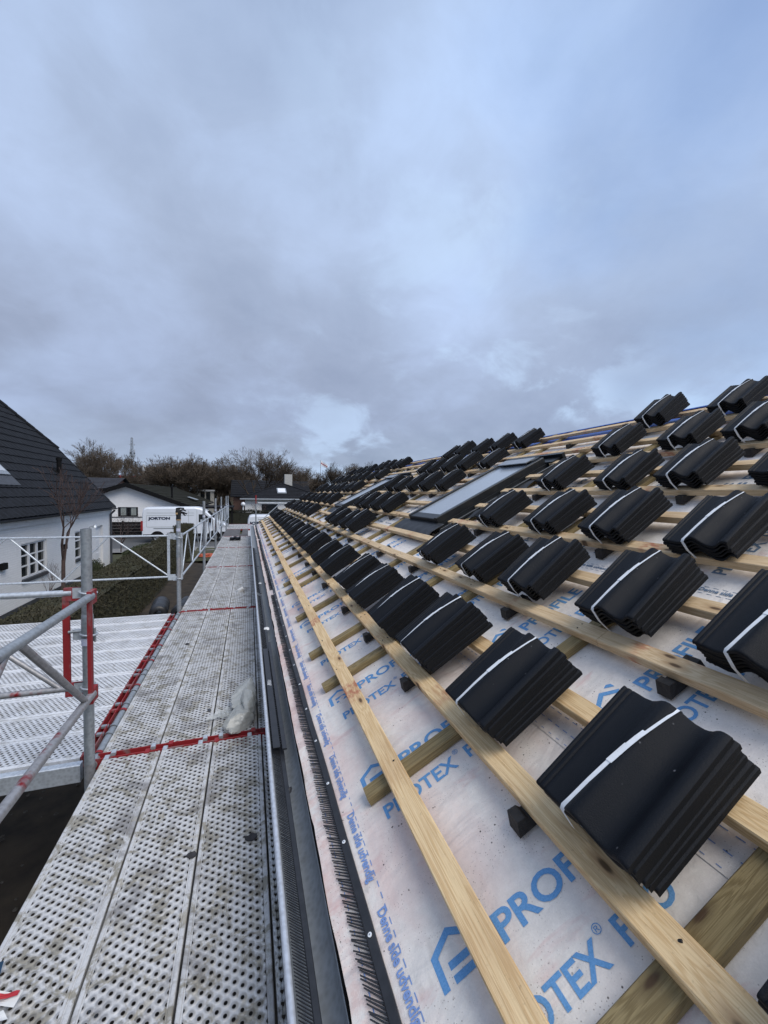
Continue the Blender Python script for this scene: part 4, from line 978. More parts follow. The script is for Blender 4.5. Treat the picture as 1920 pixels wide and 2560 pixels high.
# ================================================================== neighbouring house on the left
def window(par,x,y0,y1,z0,z1,cols,rows,inv,depth=0.10,side='x'):
    """casement window in a wall facing +x at x"""
    f=0.055; mb=MB()
    mb.box((x-depth,y0,z0),(x-depth+0.06,y0+f,z1)); mb.box((x-depth,y1-f,z0),(x-depth+0.06,y1,z1)); mb.box((x-depth,y0+f,z0),(x-depth+0.06,y1-f,z0+f)); mb.box((x-depth,y0+f,z1-f),(x-depth+0.06,y1-f,z1))
    cw=(y1-y0-2*f)/cols
    for c in range(1,cols): mb.box((x-depth+0.002,y0+f+cw*c-0.05,z0+f),(x-depth+0.062,y0+f+cw*c+0.05,z1-f))
    rh=(z1-z0-2*f)/rows
    for c in range(cols):
        a=y0+f+cw*c+(0.05 if c else 0); b=y0+f+cw*(c+1)-(0.05 if c<cols-1 else 0)
        for r_ in range(1,rows): mb.box((x-depth+0.012,a,z0+f+rh*r_-0.02),(x-depth+0.05,b,z0+f+rh*r_+0.02))
    w_=mb.build('window',M['whitepaint'],None); w_.parent=par; w_.matrix_basis=inv
    mb=MB(); mb.box((x-depth+0.015,y0+f,z0+f),(x-depth+0.024,y1-f,z1-f)); g_=mb.build('pane',M['glassdark'],None); g_.parent=w_
    mb=MB(); mb.box((x-depth-0.05,y0-0.01,z0-0.10),(x+0.05,y1+0.01,z0-0.001)); g_=mb.build('sill',M['sill'],None); g_.parent=w_
    return w_
LX=-6.39; LC=(LX-4,15,0)
lh=empty('house','white brick house on the left with a steep dark tiled half-hipped roof','house',LC); LI=Matrix.Translation(LC).inverted()
def lp(mb,name,m,par=None,fix=False):
    o=mb.build(name,m,None,None,fix)
    if par is None: o.parent=lh; o.matrix_basis=LI
    else: o.parent=par
    return o
Yg=23.4; zw=2.62
opens=[(15.0,16.65,0.86,1.93),(19.06,19.80,0.86,1.95),(21.38,22.34,0.03,1.98)]
mb=MB(); edges=[2.0]; 
for a,b,c,d in opens: edges+=[a,b]
edges.append(Yg)
for a,b in zip(edges[::2],edges[1::2]): mb.box((LX-0.3,a,0),(LX,b,zw))
for a,b,c,d in opens:
    mb.box((LX-0.3,a,d),(LX,b,zw))
    if c>0.1: mb.box((LX-0.3,a,0),(LX,b,c-0.10))
mb.box((LX-0.55,2.0,0),(LX-0.31,Yg-0.3,zw),0)
lp(mb,'wall',M['whitewall'])
# gable wall and far wall
mb=MB(); ap=(LX-4.0,2.62+4.0*1.17); mb.add([(LX-0.301,Yg,0),(LX-8,Yg,0),(LX-8,Yg,zw),(LX-6.2,Yg,4.7),(LX-1.9,Yg,4.7),(LX-0.301,Yg,zw+0.2),],[(0,1,2,3,4,5)]); mb.add([(LX-0.301,Yg-.3,0),(LX-8,Yg-.3,0),(LX-8,Yg-.3,zw),(LX-6.2,Yg-.3,4.7),(LX-1.9,Yg-.3,4.7),(LX-0.301,Yg-.3,zw+0.2)],[(5,4,3,2,1,0)])
lp(mb,'gable',M['whitewall_x'])
mb=MB(); mb.box((LX,2,zw-0.16),(LX+0.05,Yg+0.02,zw-0.06)); mb.box((LX,2,zw-0.055),(LX+0.09,Yg+0.03,zw+0.02)); lp(mb,'cornice',M['whitepaint'])
window(lh,LX,15.0,16.65,0.86,1.93,3,3,LI); window(lh,LX,19.06,19.80,0.86,1.95,1,3,LI)
# door
mb=MB(); mb.box((LX-0.14,21.40,0.03),(LX-0.09,21.46,1.97)); mb.box((LX-0.14,22.26,0.03),(LX-0.09,22.32,1.97)); mb.box((LX-0.14,21.46,1.90),(LX-0.09,22.26,1.97)); d_=lp(mb,'door',M['whitepaint'])
mb=MB(); mb.box((LX-0.16,21.46,0.05),(LX-0.12,22.26,1.90))
for z0,z1 in ((0.25,0.75),(0.9,1.35),(1.45,1.78)): mb.cbox((LX-0.125,21.58,z0),(LX-0.105,22.14,z1),0.008)
lp(mb,'door_leaf',M['whitepaint'],d_); mb=MB(); mb.tube((LX-0.10,21.55,1.0),(LX-0.10,21.67,1.0),0.012,8); lp(mb,'handle',M['galv'],d_)
# plinth, downpipe, wall lamp, vents
mb=MB(); mb.box((LX,2,0),(LX+0.025,21.3,0.12)); lp(mb,'plinth',M['sill'])
mb=MB(); mb.tube((LX+0.06,Yg-0.06,0.05),(LX+0.06,Yg-0.06,2.45),0.045,12); mb.tube((LX+0.06,Yg-0.06,2.45),(LX+0.20,Yg+0.05,2.62),0.045,12); lp(mb,'downpipe',M['sill'])
mb=MB(); mb.tube((LX,20.6,2.02),(LX+0.16,20.6,2.06),0.02,8); mb.lathe([(0.0,0.1),(0.05,0.08),(0.09,0.0),(0.10,-0.02)],(LX+0.2,20.6,2.02),12); lp(mb,'wall_lamp',M['galv_light'])
for y,z in ((13.95,1.45),(17.95,1.50),):
    mb=MB(); mb.cbox((LX,y-0.12,z-0.09),(LX+0.10,y+0.12,z+0.09),0.01); lp(mb,'bird_box' if y<15 else 'wall_box',M['trimblack'])
# roof : courses of pantiles, half hip at the far end
ex,ez2=LX+0.20,CAM.z-0.80; SL=1.17; KX=-8.55; Rx=-10.35
def zroof(x): return ez2+SL*(ex-x)
ncs=17; cw=(ex-Rx)/ncs; mb=MB(); pitch_=0.30; sub_=6
ye=Yg+0.22
def ymax(x): return ye if x>KX else ye-(KX-x)*1.02
nx_=Vector((SL,0,1)).normalized()
ys_=[2.0+pitch_/sub_*i for i in range(int((ye-2.0)/(pitch_/sub_))+2)]
for c in range(ncs):
    xa=ex-cw*c; xb=ex-cw*(c+1)-0.01
    rows=[(xa,-0.012),(xa,0.030),(xb,0.0)]
    vs=[]
    for x,up_ in rows:
        ym=ymax(x)
        for i,y in enumerate(ys_):
            yy_=min(y,ym); wv_=0.028*(0.5+0.5*math.sin(2*math.pi*(y/pitch_)))**1.3 if up_>=0 else 0.0
            vs.append(Vector((x,yy_,zroof(x)))+nx_*(up_+wv_))
    n=len(ys_); mb.add(vs,[(k*n+i,k*n+i+1,(k+1)*n+i+1,(k+1)*n+i) for k in range(2) for i in range(n-1)])
rf=lp(mb,'roof',M['roofdark'])
mb=MB(); # back slope and hip face
mb.add([(Rx,2.0,zroof(Rx)),(Rx,ymax(Rx),zroof(Rx)),(KX-3.6,ye,zroof(KX)),(2*Rx-ex,ye,ez2),(2*Rx-ex,2.0,ez2)],[(0,1,2,3,4)]); mb.add([(Rx,ymax(Rx),zroof(Rx)+.02),(KX,ye,zroof(KX)+.02),(KX-3.6,ye,zroof(KX)+.02)],[(0,1,2)])
o=mb.build('roof_back',M['roofdark'],None); o.parent=rf
mb=MB()
def ridge_tiles(mb,a,b,n,r):
    a=Vector(a); b=Vector(b)
    for k in range(n): mb.tube(a.lerp(b,k/n),a.lerp(b,(k+1.08)/n),r,10,0,r*0.86)
ridge_tiles(mb,(KX,ye,zroof(KX)+0.03),(Rx,ymax(Rx),zroof(Rx)+0.05),8,0.10); ridge_tiles(mb,(Rx,ymax(Rx),zroof(Rx)+0.04),(Rx,2.0,zroof(Rx)+0.04),40,0.11)
o=mb.build('ridge_tiles',M['roofdark'],None); o.parent=rf
mb=MB(); a=Vector((ex,ye,ez2)); b=Vector((KX,ye,zroof(KX)))
for k in range(9):
    p,q=a.lerp(b,k/9),a.lerp(b,(k+1.1)/9); mb.add([p+Vector((0,-.02,-.06)),q+Vector((0,-.02,-.06)),q+Vector((0,-.02,.045)),p+Vector((0,-.02,.075)),p+Vector((0,.03,-.06)),q+Vector((0,.03,-.06)),q+Vector((0,.03,.045)),p+Vector((0,.03,.075))],[(0,1,2,3),(7,6,5,4),(3,2,6,7),(0,3,7,4),(1,5,6,2)])
o=mb.build('verge',M['roofdark'],None,fix=True); o.parent=rf
mb=MB(); vs=[]
for y in (2.0,ye):
    for i in range(9):
        t=math.pi+math.pi*i/8; vs.append((ex+0.03+0.065*math.cos(t),y,ez2-0.02+0.065*math.sin(t)))
mb.add(vs,[(i,i+1,i+10,i+9) for i in range(8)],0,True); lp(mb,'gutter',M['sill'])
mb=MB(); mb.box((ex-0.22,2,ez2-0.09),(ex-0.02,ye,ez2-0.03)); lp(mb,'soffit',M['trimblack'])
# rooflight and vent pipe
mb=MB(); P=lambda x,y,up_: Vector((x,y,zroof(x)))+nx_*up_
def quadbox(mb,x0,x1,y0,y1,u0,u1,mi=0):
    vs=[P(x0,y0,u0),P(x1,y0,u0),P(x1,y1,u0),P(x0,y1,u0),P(x0,y0,u1),P(x1,y0,u1),P(x1,y1,u1),P(x0,y1,u1)]
    mb.add(vs,[(0,3,2,1),(4,5,6,7),(0,1,5,4),(1,2,6,5),(2,3,7,6),(3,0,4,7)],mi)
quadbox(mb,-7.24,-8.2,15.25,16.30,0.02,0.10); w_=lp(mb,'rooflight',M['galv'],None,True)
mb=MB(); quadbox(mb,-7.33,-8.12,15.33,16.22,0.085,0.108); o=mb.build('pane',M['clearlens'],None,fix=True); o.parent=w_
mb=MB(); quadbox(mb,-6.98,-7.23,15.15,16.4,0.04,0.055); o=mb.build('flashing',M['sill'],None,fix=True); o.parent=w_
mb=MB(); vy=20.6; vx=-7.42; mb.tube((vx,vy,zroof(vx)-0.05),(vx,vy,zroof(vx)+0.62),0.085,14); mb.tube((vx,vy,zroof(vx)+0.60),(vx,vy,zroof(vx)+0.72),0.105,14); quadbox(mb,vx+0.22,vx-0.2,vy-0.2,vy+0.2,0.03,0.05); lp(mb,'vent_pipe',M['trimblack'],None)
# ================================================================== houses across the road
def gable_house():
    t=empty('house','white rendered bungalow with a low black-edged mossy roof behind the first van','house',(-8,40,0)); I=Matrix.Translation((-8,40,0)).inverted()
    def a(mb,n,m,par=None,fix=False):
        o=mb.build(n,m,None,None,fix); o.parent=par or t
        if par is None: o.matrix_basis=I
        return o
    xa,xb,xr=-13.4,-4.75,-8.75; Y=36.4; ze=2.45; zr=4.02; Yb=58
    mb=MB(); pr=[(xa,0),(xb,0),(xb,ze),(xr,zr),(xa,ze)]; n=5
    wx0,wx1,wz0,wz1=-9.40,-8.05,1.62,2.45
    mb.box((xa,Y,0),(wx0,Y+.3,ze-.1)); mb.box((wx1,Y,0),(xb,Y+.3,ze-.1)); mb.box((wx0,Y,0),(wx1,Y+.3,wz0)); 
    mb.add([(xa,Y,ze-.1),(xb,Y,ze-.1),(xb,Y,ze),(xr,Y,zr),(xa,Y,ze)],[(0,1,2,3,4)]); mb.box((xb-.3,Y+.3,0),(xb,Yb,ze)); mb.box((xa,Y+.3,0),(xa+.3,Yb,ze)); a(mb,'wall',M['whitewall_x'])
    mb=MB()
    for s_,xe in ((1,-4.22),(-1,-13.95)):
        ye_=Y-0.45; sl=(zr-ze)/(xr-xb) if s_>0 else (zr-ze)/(xr-xa); z_e=zr+0.16-abs(xe-xr)*abs((zr-ze)/(xr-(xb if s_>0 else xa)))
        k=14
        for c in range(k):
            x0=xr+(xe-xr)*c/k; x1=xr+(xe-xr)*(c+1)/k; z0=zr+0.16+(z_e-zr-0.16)*c/k; z1=zr+0.16+(z_e-zr-0.16)*(c+1)/k
            mb.add([(x0,ye_,z0+0.0),(x1,ye_,z1+0.035),(x1,Yb,z1+0.035),(x0,Yb,z0),(x1,ye_,z1),(x1,Yb,z1)],[(0,1,2,3),(1,4,5,2)])
        mb2=MB(); vs=[]
        for yy in (ye_-0.03,ye_+0.001):
            vs+=[(xr,yy,zr+0.22),(xe,yy,z_e+0.06),(xe,yy,z_e-0.26),(xr,yy,zr-0.12)]
        mb2.add(vs,[(0,1,2,3),(7,6,5,4),(0,4,5,1),(1,5,6,2),(2,6,7,3)])
        mb2.add([(xr,ye_,zr-.05),(xe,ye_,z_e-.12),(xe,Y,z_e-.12),(xr,Y,zr-.05)],[(0,1,2,3)]); mb2.box((xe-.06,ye_,z_e-.2),(xe+.06,Yb,z_e-.06)); a(mb2,'bargeboard',M['trimblack'],None,True)
    rf=a(mb,'roof',M['roofmoss'])
    mb=MB(); mb.tube((-5.9,37.9,3.0),(-5.9,37.9,3.98),0.07,10); mb.tube((-5.9,37.9,3.85),(-5.9,37.9,4.02),0.10,10); o=mb.build('vent_pipe',M['trimblack'],None); o.parent=rf
    mb=MB(); mb.add([(-5.55,44,3.12),(-4.7,44,2.83),(-4.7,46,2.83),(-5.55,46,3.12)],[(0,1,2,3)]); o=mb.build('rooflight',M['galv'],None); o.parent=rf
    mb=MB(); f=.09
    for b_ in ((wx0,wx0+f,wz0,wz1),(wx1-f,wx1,wz0,wz1),(wx0+f,wx1-f,wz1-f,wz1),(wx0+f,wx1-f,wz0,wz0+f),(-8.78,-8.62,wz0+f,wz1-f)): mb.box((b_[0],Y+.03,b_[2]),(b_[1],Y+.12,b_[3]))
    w_=a(mb,'window',M['trimblack']); mb=MB(); mb.box((wx0+f,Y+.07,wz0+f),(wx1-f,Y+.08,wz1-f)); o=mb.build('pane',M['glassdark'],None); o.parent=w_
    mb=MB()
    for x0,x1 in ((-9.22,-8.86),(-8.52,-8.18)):
        for k in range(6): mb.box((x0+(x1-x0)*k/6,Y+.062,wz0+f),(x0+(x1-x0)*(k+.8)/6,Y+.068,wz1-f))
    o=mb.build('curtain',M['curtain'],None); o.parent=w_
    mb=MB(); mb.box((xa,Y-.03,wz0-.06),(xb,Y-.002,wz0-.01)); a(mb,'band',M['trimblack'])
    # glazed porch on the right side
    mb=MB(); mb.box((-4.7,38,0),(-3.5,38.1,2.2)); mb.box((-4.7,38,2.2),(-1.2,43,2.34)); mb.box((-1.32,38.05,0),(-1.2,38.15,2.2)); a(mb,'porch',M['trimblack'])
    mb=MB(); mb.box((-4.1,37.93,.9),(-3.75,37.99,2.0)); mb.box((-3.6,38.15,0.3),(-2.9,38.2,2.0)); a(mb,'porch_pane',M['curtain'])
    return t
gable_house()
def hip_house():
    t=empty('house','low white house with a dark hipped roof, skylight and pale square chimney','house',(4,55,0)); I=Matrix.Translation((4,55,0)).inverted()
    def a(mb,n,m,par=None,fix=False):
        o=mb.build(n,m,None,None,fix); o.parent=par or t
        if par is None: o.matrix_basis=I
        return o
    x0,x1,Y=-0.75,9.6,50.0; ze,zr=2.95,4.82; xr=4.25
    mb=MB(); mb.box((x0+.5,Y+.5,0),(x1-.5,Y+16,ze-.02)); a(mb,'wall',M['whitewall_x'])
    mb=MB(); k=11; yr=Y+5.0
    for c in range(k):
        f0,f1=c/k,(c+1)/k
        L0=(x0+(xr-x0)*f0,Y+5*f0,ze+(zr-ze)*f0); L1=(x0+(xr-x0)*f1,Y+5*f1,ze+(zr-ze)*f1); R0=(x1+(xr-x1)*f0,Y+5*f0,L0[2]); R1=(x1+(xr-x1)*f1,Y+5*f1,L1[2])
        u=0.05
        mb.add([(L0[0],L0[1],L0[2]+u),(R0[0],R0[1],R0[2]+u),R1,L1,L0,R0],[(0,1,2,3),(4,5,1,0)])
    mb.add([(x0,Y,ze),(xr,yr,zr),(xr,Y+18,zr),(x0,Y+18,ze)],[(3,2,1,0)]); mb.add([(x1,Y,ze),(xr,yr,zr),(xr,Y+18,zr),(x1,Y+18,ze)],[(0,1,2,3)]); rf=a(mb,'roof',M['rooffar'])
    mb=MB(); ridge_tiles(mb,(x0,Y,ze+.04),(xr,yr,zr+.04),12,.10); ridge_tiles(mb,(x1,Y,ze+.04),(xr,yr,zr+.04),12,.10); ridge_tiles(mb,(xr,yr,zr+.04),(xr,Y+18,zr+.04),20,.10); o=mb.build('ridge_tiles',M['rooffar'],None); o.parent=rf
    mb=MB(); mb.box((x0-.05,Y-.09,ze-.12),(x1+.05,Y-.02,ze-.0)); a(mb,'gutter',M['galv_light']); mb=MB(); mb.box((x0+.1,Y,ze-.14),(x1-.1,Y+.5,ze-.06)); a(mb,'soffit',M['trimblack'])
    mb=MB(); mb.cbox((4.75,57,4.0),(5.75,58,6.15),0.02); o=mb.build('chimney',M['conc'],None); o.parent=rf; o.matrix_basis=Matrix()
    s0=(zr-ze)/5.0
    mb=MB(); q=lambda x,y,u:(x,y,ze+(y-Y)*s0+u)
    def qb(mb,xa,xb,ya,yb,u0,u1): mb.add([q(xa,ya,u0),q(xb,ya,u0),q(xb,yb,u0),q(xa,yb,u0),q(xa,ya,u1),q(xb,ya,u1),q(xb,yb,u1),q(xa,yb,u1)],[(0,3,2,1),(4,5,6,7),(0,1,5,4),(1,2,6,5),(2,3,7,6),(3,0,4,7)])
    qb(mb,3.45,4.55,51.6,53.15,.0,.12); w_=mb.build('skylight',M['galv'],None); w_.parent=rf
    mb=MB(); qb(mb,3.57,4.43,51.75,53.0,.1,.135); o=mb.build('pane',M['whitepaint'],None); o.parent=w_
    mb=MB(); mb.box((1.6,Y+.44,.9),(3.4,Y+.49,2.3)); mb.box((5.2,Y+.44,.9),(6.6,Y+.49,2.3)); a(mb,'window',M['glassdark'])
    return t
hip_house()
def block_house(label,x0,x1,y0,y1,ze,zr,m_wall,m_roof,axis,loc=None,wins=(),over=0.4):
    c=((x0+x1)/2,(y0+y1)/2,0); t=empty('house',label,'house',c); I=Matrix.Translation(c).inverted()
    mb=MB(); mb.box((x0,y0,0),(x1,y1,ze))
    if axis=='x':
        ym=(y0+y1)/2; mb.add([(x0,y0,ze),(x0,y1,ze),(x0,ym,zr)],[(0,2,1)]); mb.add([(x1,y0,ze),(x1,y1,ze),(x1,ym,zr)],[(0,1,2)])
    o=mb.build('wall',m_wall,t,None); o.matrix_basis=I
    mb=MB()
    if axis=='x':
        ym=(y0+y1)/2; k=8
        for s_,ye_ in ((1,y0-over),(-1,y1+over)):
            zz_e=zr-(zr-ze)*abs(ye_-ym)/(ym-y0)
            for c_ in range(k):
                ya,yb=ye_+(ym-ye_)*c_/k,ye_+(ym-ye_)*(c_+1)/k; za,zb_=zz_e+(zr-zz_e)*c_/k,zz_e+(zr-zz_e)*(c_+1)/k
                f=[(0,1,2,3),(4,5,1,0)]
                mb.add([(x0-over,ya,za+.09),(x1+over,ya,za+.09),(x1+over,yb,zb_+.04),(x0-over,yb,zb_+.04),(x0-over,ya,za),(x1+over,ya,za)],f)
    else: mb.box((x0-over,y0-over,ze),(x1+over,y1+over,zr))
    o=mb.build('roof',m_roof,t,None); o.matrix_basis=I
    for (a,b,c_,d) in wins:
        mb=MB(); mb.box((a,y0-.05,c_),(b,y0-.01,d)); o=mb.build('window',M['glassdark'],t,None); o.matrix_basis=I
    return t
block_house('brown brick house with a grey slate roof beyond the left house',-20.5,-13.1,48,56,3.9,4.95,M['redbrick'],M['slate'],'x')
block_house('flat roofed white house far off between the roofs',-8.4,-5.0,70,78,3.75,4.0,M['conc'],M['whitepaint'],'flat',wins=((-6.9,-6.3,2.4,3.7),(-6.1,-5.5,2.4,3.7)),over=0.15)
block_house('distant store with a wine-red fascia band among the trees',-36,-30,140,150,6.9,8.3,M['whitepaint'],M['redpaper'],'flat',over=0.2)
block_house('long house with a grey tiled roof behind the chimney',-2.0,9.2,66,74,3.2,5.6,M['redbrick'],M['rooffar'],'x')
block_house('dark roofed long building beyond the trees on the right',14,60,120,130,4.2,6.2,M['whitepaint'],M['rooffar'],'x')
# fence of dark boards beside the van, hedges
t=empty('fence','low black board fence in front of the white bungalow','fence',(-9.6,35.4,0))
for k in range(5): 
    mb=MB(); mb.cbox((-3.6,-0.02,0.08+0.24*k),(2.9,0.02,0.312+0.24*k),0.004); mb.build('board',M['trimblack'],t)
for k in range(4):
    mb=MB(); mb.cbox((-3.5+2.1*k,0.022,0),(-3.4+2.1*k,0.10,1.35),0.01); mb.build('post',M['trimblack'],t)
def leafy_box(mb,x0,x1,y0,y1,z0,z1,n,size,seed,mi=0,top=0.75):
    q=random.Random(seed)
    for _ in range(n):
        f=q.random()
        if f<top*0.6: p=Vector((q.uniform(x0,x1),q.uniform(y0,y1),z1))
        elif f<0.86: p=Vector((x1,q.uniform(y0,y1),q.uniform(z0,z1)))
        elif f<0.94: p=Vector((q.uniform(x0,x1),y0,q.uniform(z0,z1)))
        else: p=Vector((x0,q.uniform(y0,y1),q.uniform(z0,z1)))
        b=noise.noise(p*0.9+Vector((seed,0,0)))*0.10+noise.noise(p*3.1)*0.05
        d=Vector((q.gauss(0,1),q.gauss(0,1),q.gauss(0,1)+0.4)).normalized(); p=p+Vector((0,0,b if p.z>z1-.01 else 0))+d*q.uniform(0,0.05)
        e=d.cross(Vector((q.gauss(0,1),q.gauss(0,1),q.gauss(0,1)))).normalized()*size*q.uniform(.12,.3); l=d*size*q.uniform(.6,1.6)
        mb.add([p-e,p+e,p+l],[(0,1,2)],mi)
def hedge(label,x0,x1,y0,y1,z1,n,size,m,seed,extra=None,name='hedge'):
    c=Vector(((x0+x1)/2,(y0+y1)/2,0)); mb=MB()
    nx_h=max(3,int((x1-x0)/0.15)); ny_h=max(3,int((y1-y0)/0.25)); vs=[]
    # displaced core
    for i in range(nx_h+1):
        for j in range(ny_h+1):
            x=x0+(x1-x0)*i/nx_h; y=y0+(y1-y0)*j/ny_h; vs.append((x,y,z1-0.04+0.09*noise.noise(Vector((x*2,y*1.3,seed)))))
    k=ny_h+1; mb.add(vs,[(i*k+j,(i+1)*k+j,(i+1)*k+j+1,i*k+j+1) for i in range(nx_h) for j in range(ny_h)],0,True)
    mb.box((x0+.03,y0+.03,0),(x1-.03,y1-.03,z1-.12))
    leafy_box(mb,x0,x1,y0,y1,0.1,z1,n,size,seed)
    if extra: 
        a=extra; mb.box((a[0]+.03,a[2]+.03,0),(a[1]-.03,a[3]-.03,a[4]-.05)); leafy_box(mb,a[0],a[1],a[2],a[3],0.1,a[4],int(n*0.3),size*.8,seed+1)
    mb.v=[tuple(Vector(v)-c) for v in mb.v]; o=mb.build(name,m,None,Matrix.Translation(c)); return tag(o,label,'hedge')
hedge('long clipped brown-green hedge between the left house and the walkway',-3.85,-2.93,6.3,24.2,1.38,42000,0.055,M['hedge'],2,(-3.75,-3.0,24.25,26.6,1.70))
hedge('dark clipped hedge across the road behind the two vans',-1.9,9.5,40.0,41.2,1.85,9000,0.12,M['hedgedark'],5)
hedge('dark hedge at the roadside left of the porch',-16,-11.5,34.9,35.8,1.3,4000,0.12,M['hedgedark'],8)
def bush(label,c,r,h,n,m,size,seed,name='bush',cat='bush'):
    q=random.Random(seed); mb=MB()
    for _ in range(n):
        d=Vector((q.gauss(0,1),q.gauss(0,1),abs(q.gauss(0,1)))).normalized(); k=(0.55+0.45*q.random()**0.4)*(1+0.35*noise.noise(d*2+Vector((seed,0,0)))); p=Vector((d.x*r*k,d.y*r*k,d.z*h*k))
        a=Vector((q.gauss(0,1),q.gauss(0,1),q.gauss(0,1))).normalized(); b=a.orthogonal().normalized()*size*.45; a*=size*q.uniform(.6,1.3); mb.add([p-b,p+a*.5-b*.2,p+a,p+b],[(0,1,2,3)])
    mb.lathe([(r*.55,0),(r*.6,h*.35),(r*.35,h*.65),(0,h*.75)],(0,0,0),10)
    o=mb.build(name,m,None,Matrix.Translation(c)); return tag(o,label,cat)
bush('low evergreen bush at the far corner of the left house',(-5.2,24.6,0),1.2,0.75,3500,M['hedgegreen'],0.09,3)
bush('small round clipped bush beside the white door',(-6.1,20.4,0),0.33,0.62,1400,M['hedgegreen'],0.05,4)
bush('brown dry shrub between the house corner and the hedge',(-4.5,22.2,0),0.8,0.9,2600,M['hedge'],0.07,6)
bush('evergreen shrub in front of the low white house on the right',(-0.9,47,0),1.6,1.5,2500,M['hedgedark'],0.14,7)
bush('weeds along the foot of the hedge near the platform',(-2.75,9.6,0),0.5,0.35,1500,M['hedgegreen'],0.05,9)
# ================================================================== bare trees
def branch(mb,p,d,ln,r,lv,q,cfg):
    seg=2 if lv<cfg['lv']-1 else 1
    a=p
    for k in range(seg):
        d=(d+Vector((q.gauss(0,1),q.gauss(0,1),q.gauss(0,1)))*cfg['wob']+Vector((0,0,cfg['up']))).normalized()
        b=a+d*ln/seg; r=max(r,cfg.get('rmin',0.0)); r1=max(r*(1-0.28*(k+1)/seg),cfg.get('rmin',0.0)); mb.tube(a,b,r,5 if lv<2 else 3,0,r1,cap=False,sm=lv<3); a=b; r=r1
        if lv<cfg['lv'] and k<seg-1 and lv>0:
            nd_=side_dir(d,q,cfg['ang']); branch(mb,a,nd_,ln*cfg['k']*q.uniform(.6,.9),r*.55,lv+1,q,cfg)
    if lv>=cfg['lv']: return
    n=cfg['n'][min(lv,len(cfg['n'])-1)]
    for i in range(n):
        nd_=side_dir(d,q,cfg['ang']*(0.55 if i==0 else 1.0)); branch(mb,a,nd_,ln*cfg['k']*q.uniform(.75,1.15),r*(0.8 if i==0 else 0.62),lv+1,q,cfg)
def side_dir(d,q,ang):
    t=q.uniform(0.45,1.2)*ang; a=d.orthogonal().normalized(); a.rotate(Matrix.Rotation(q.uniform(0,6.283),3,d)); return (d*math.cos(t)+a*math.sin(t)).normalized()
def tree_mesh(seed,cfg,h=10.0):
    q=random.Random(seed); tr=MB(); cr=MB(); th=cfg['trunk']*h
    tr.tube((0,0,0),(0,0,th),cfg['r'],8,0,cfg['r']*.8,cap=False)
    for i in range(cfg['stems']):
        d=side_dir(Vector((0,0,1)),q,cfg['ang']*(0.9 if cfg['stems']>1 else 0.3)); branch(cr,Vector((0,0,th*(1-.25*q.random()*(i>0)))),d,h*cfg['l0'],cfg['r']*.62,0,q,cfg)
    return tr.mesh('trunk',M['bark']),cr.mesh('crown',M['bark2'])
spread=dict(lv=6,n=[3,3,3,3,3,2],ang=R(38),k=0.72,wob=0.10,up=0.10,trunk=0.20,r=0.24,stems=5,l0=0.25,rmin=0.0115)
bushy=dict(lv=6,n=[3,3,3,3,3,3],ang=R(34),k=0.74,wob=0.12,up=0.16,trunk=0.06,r=0.18,stems=8,l0=0.24,rmin=0.0115)
slim=dict(lv=5,n=[3,3,3,3,3],ang=R(26),k=0.70,wob=0.08,up=0.22,trunk=0.30,r=0.17,stems=5,l0=0.24,rmin=0.0115)
TM={'spread':[tree_mesh(1,spread),tree_mesh(2,spread)],'bushy':[tree_mesh(3,bushy),tree_mesh(4,bushy)],'slim':[tree_mesh(5,slim)]}
def zmax(me): return max(v.co.z for v in me.vertices)
TH_={k:[zmax(m[1]) for m in v] for k,v in TM.items()}
def tree(kind,i,x,y,h,wd,label,rz):
    tm=TM[kind][i%len(TM[kind])]; s_=h/TH_[kind][i%len(TM[kind])]
    t=empty('bare_tree',label,'tree',(x,y,-0.05),'bare trees beyond the houses'); t.scale=(s_*wd,s_*wd,s_); t.rotation_euler=(0,0,rz)
    inst('trunk',tm[0],t); inst('crown',tm[1],t)
def at(pxx,Y):   # ground position seen in photo column pxx at distance Y
    return fwX(pxx,Y)
def fwX(pxx,Y):
    d=(pxx-960)/F_PX; v=fw+d*r2+((1280-1225)/F_PX)*u2; return v.x/v.y*Y
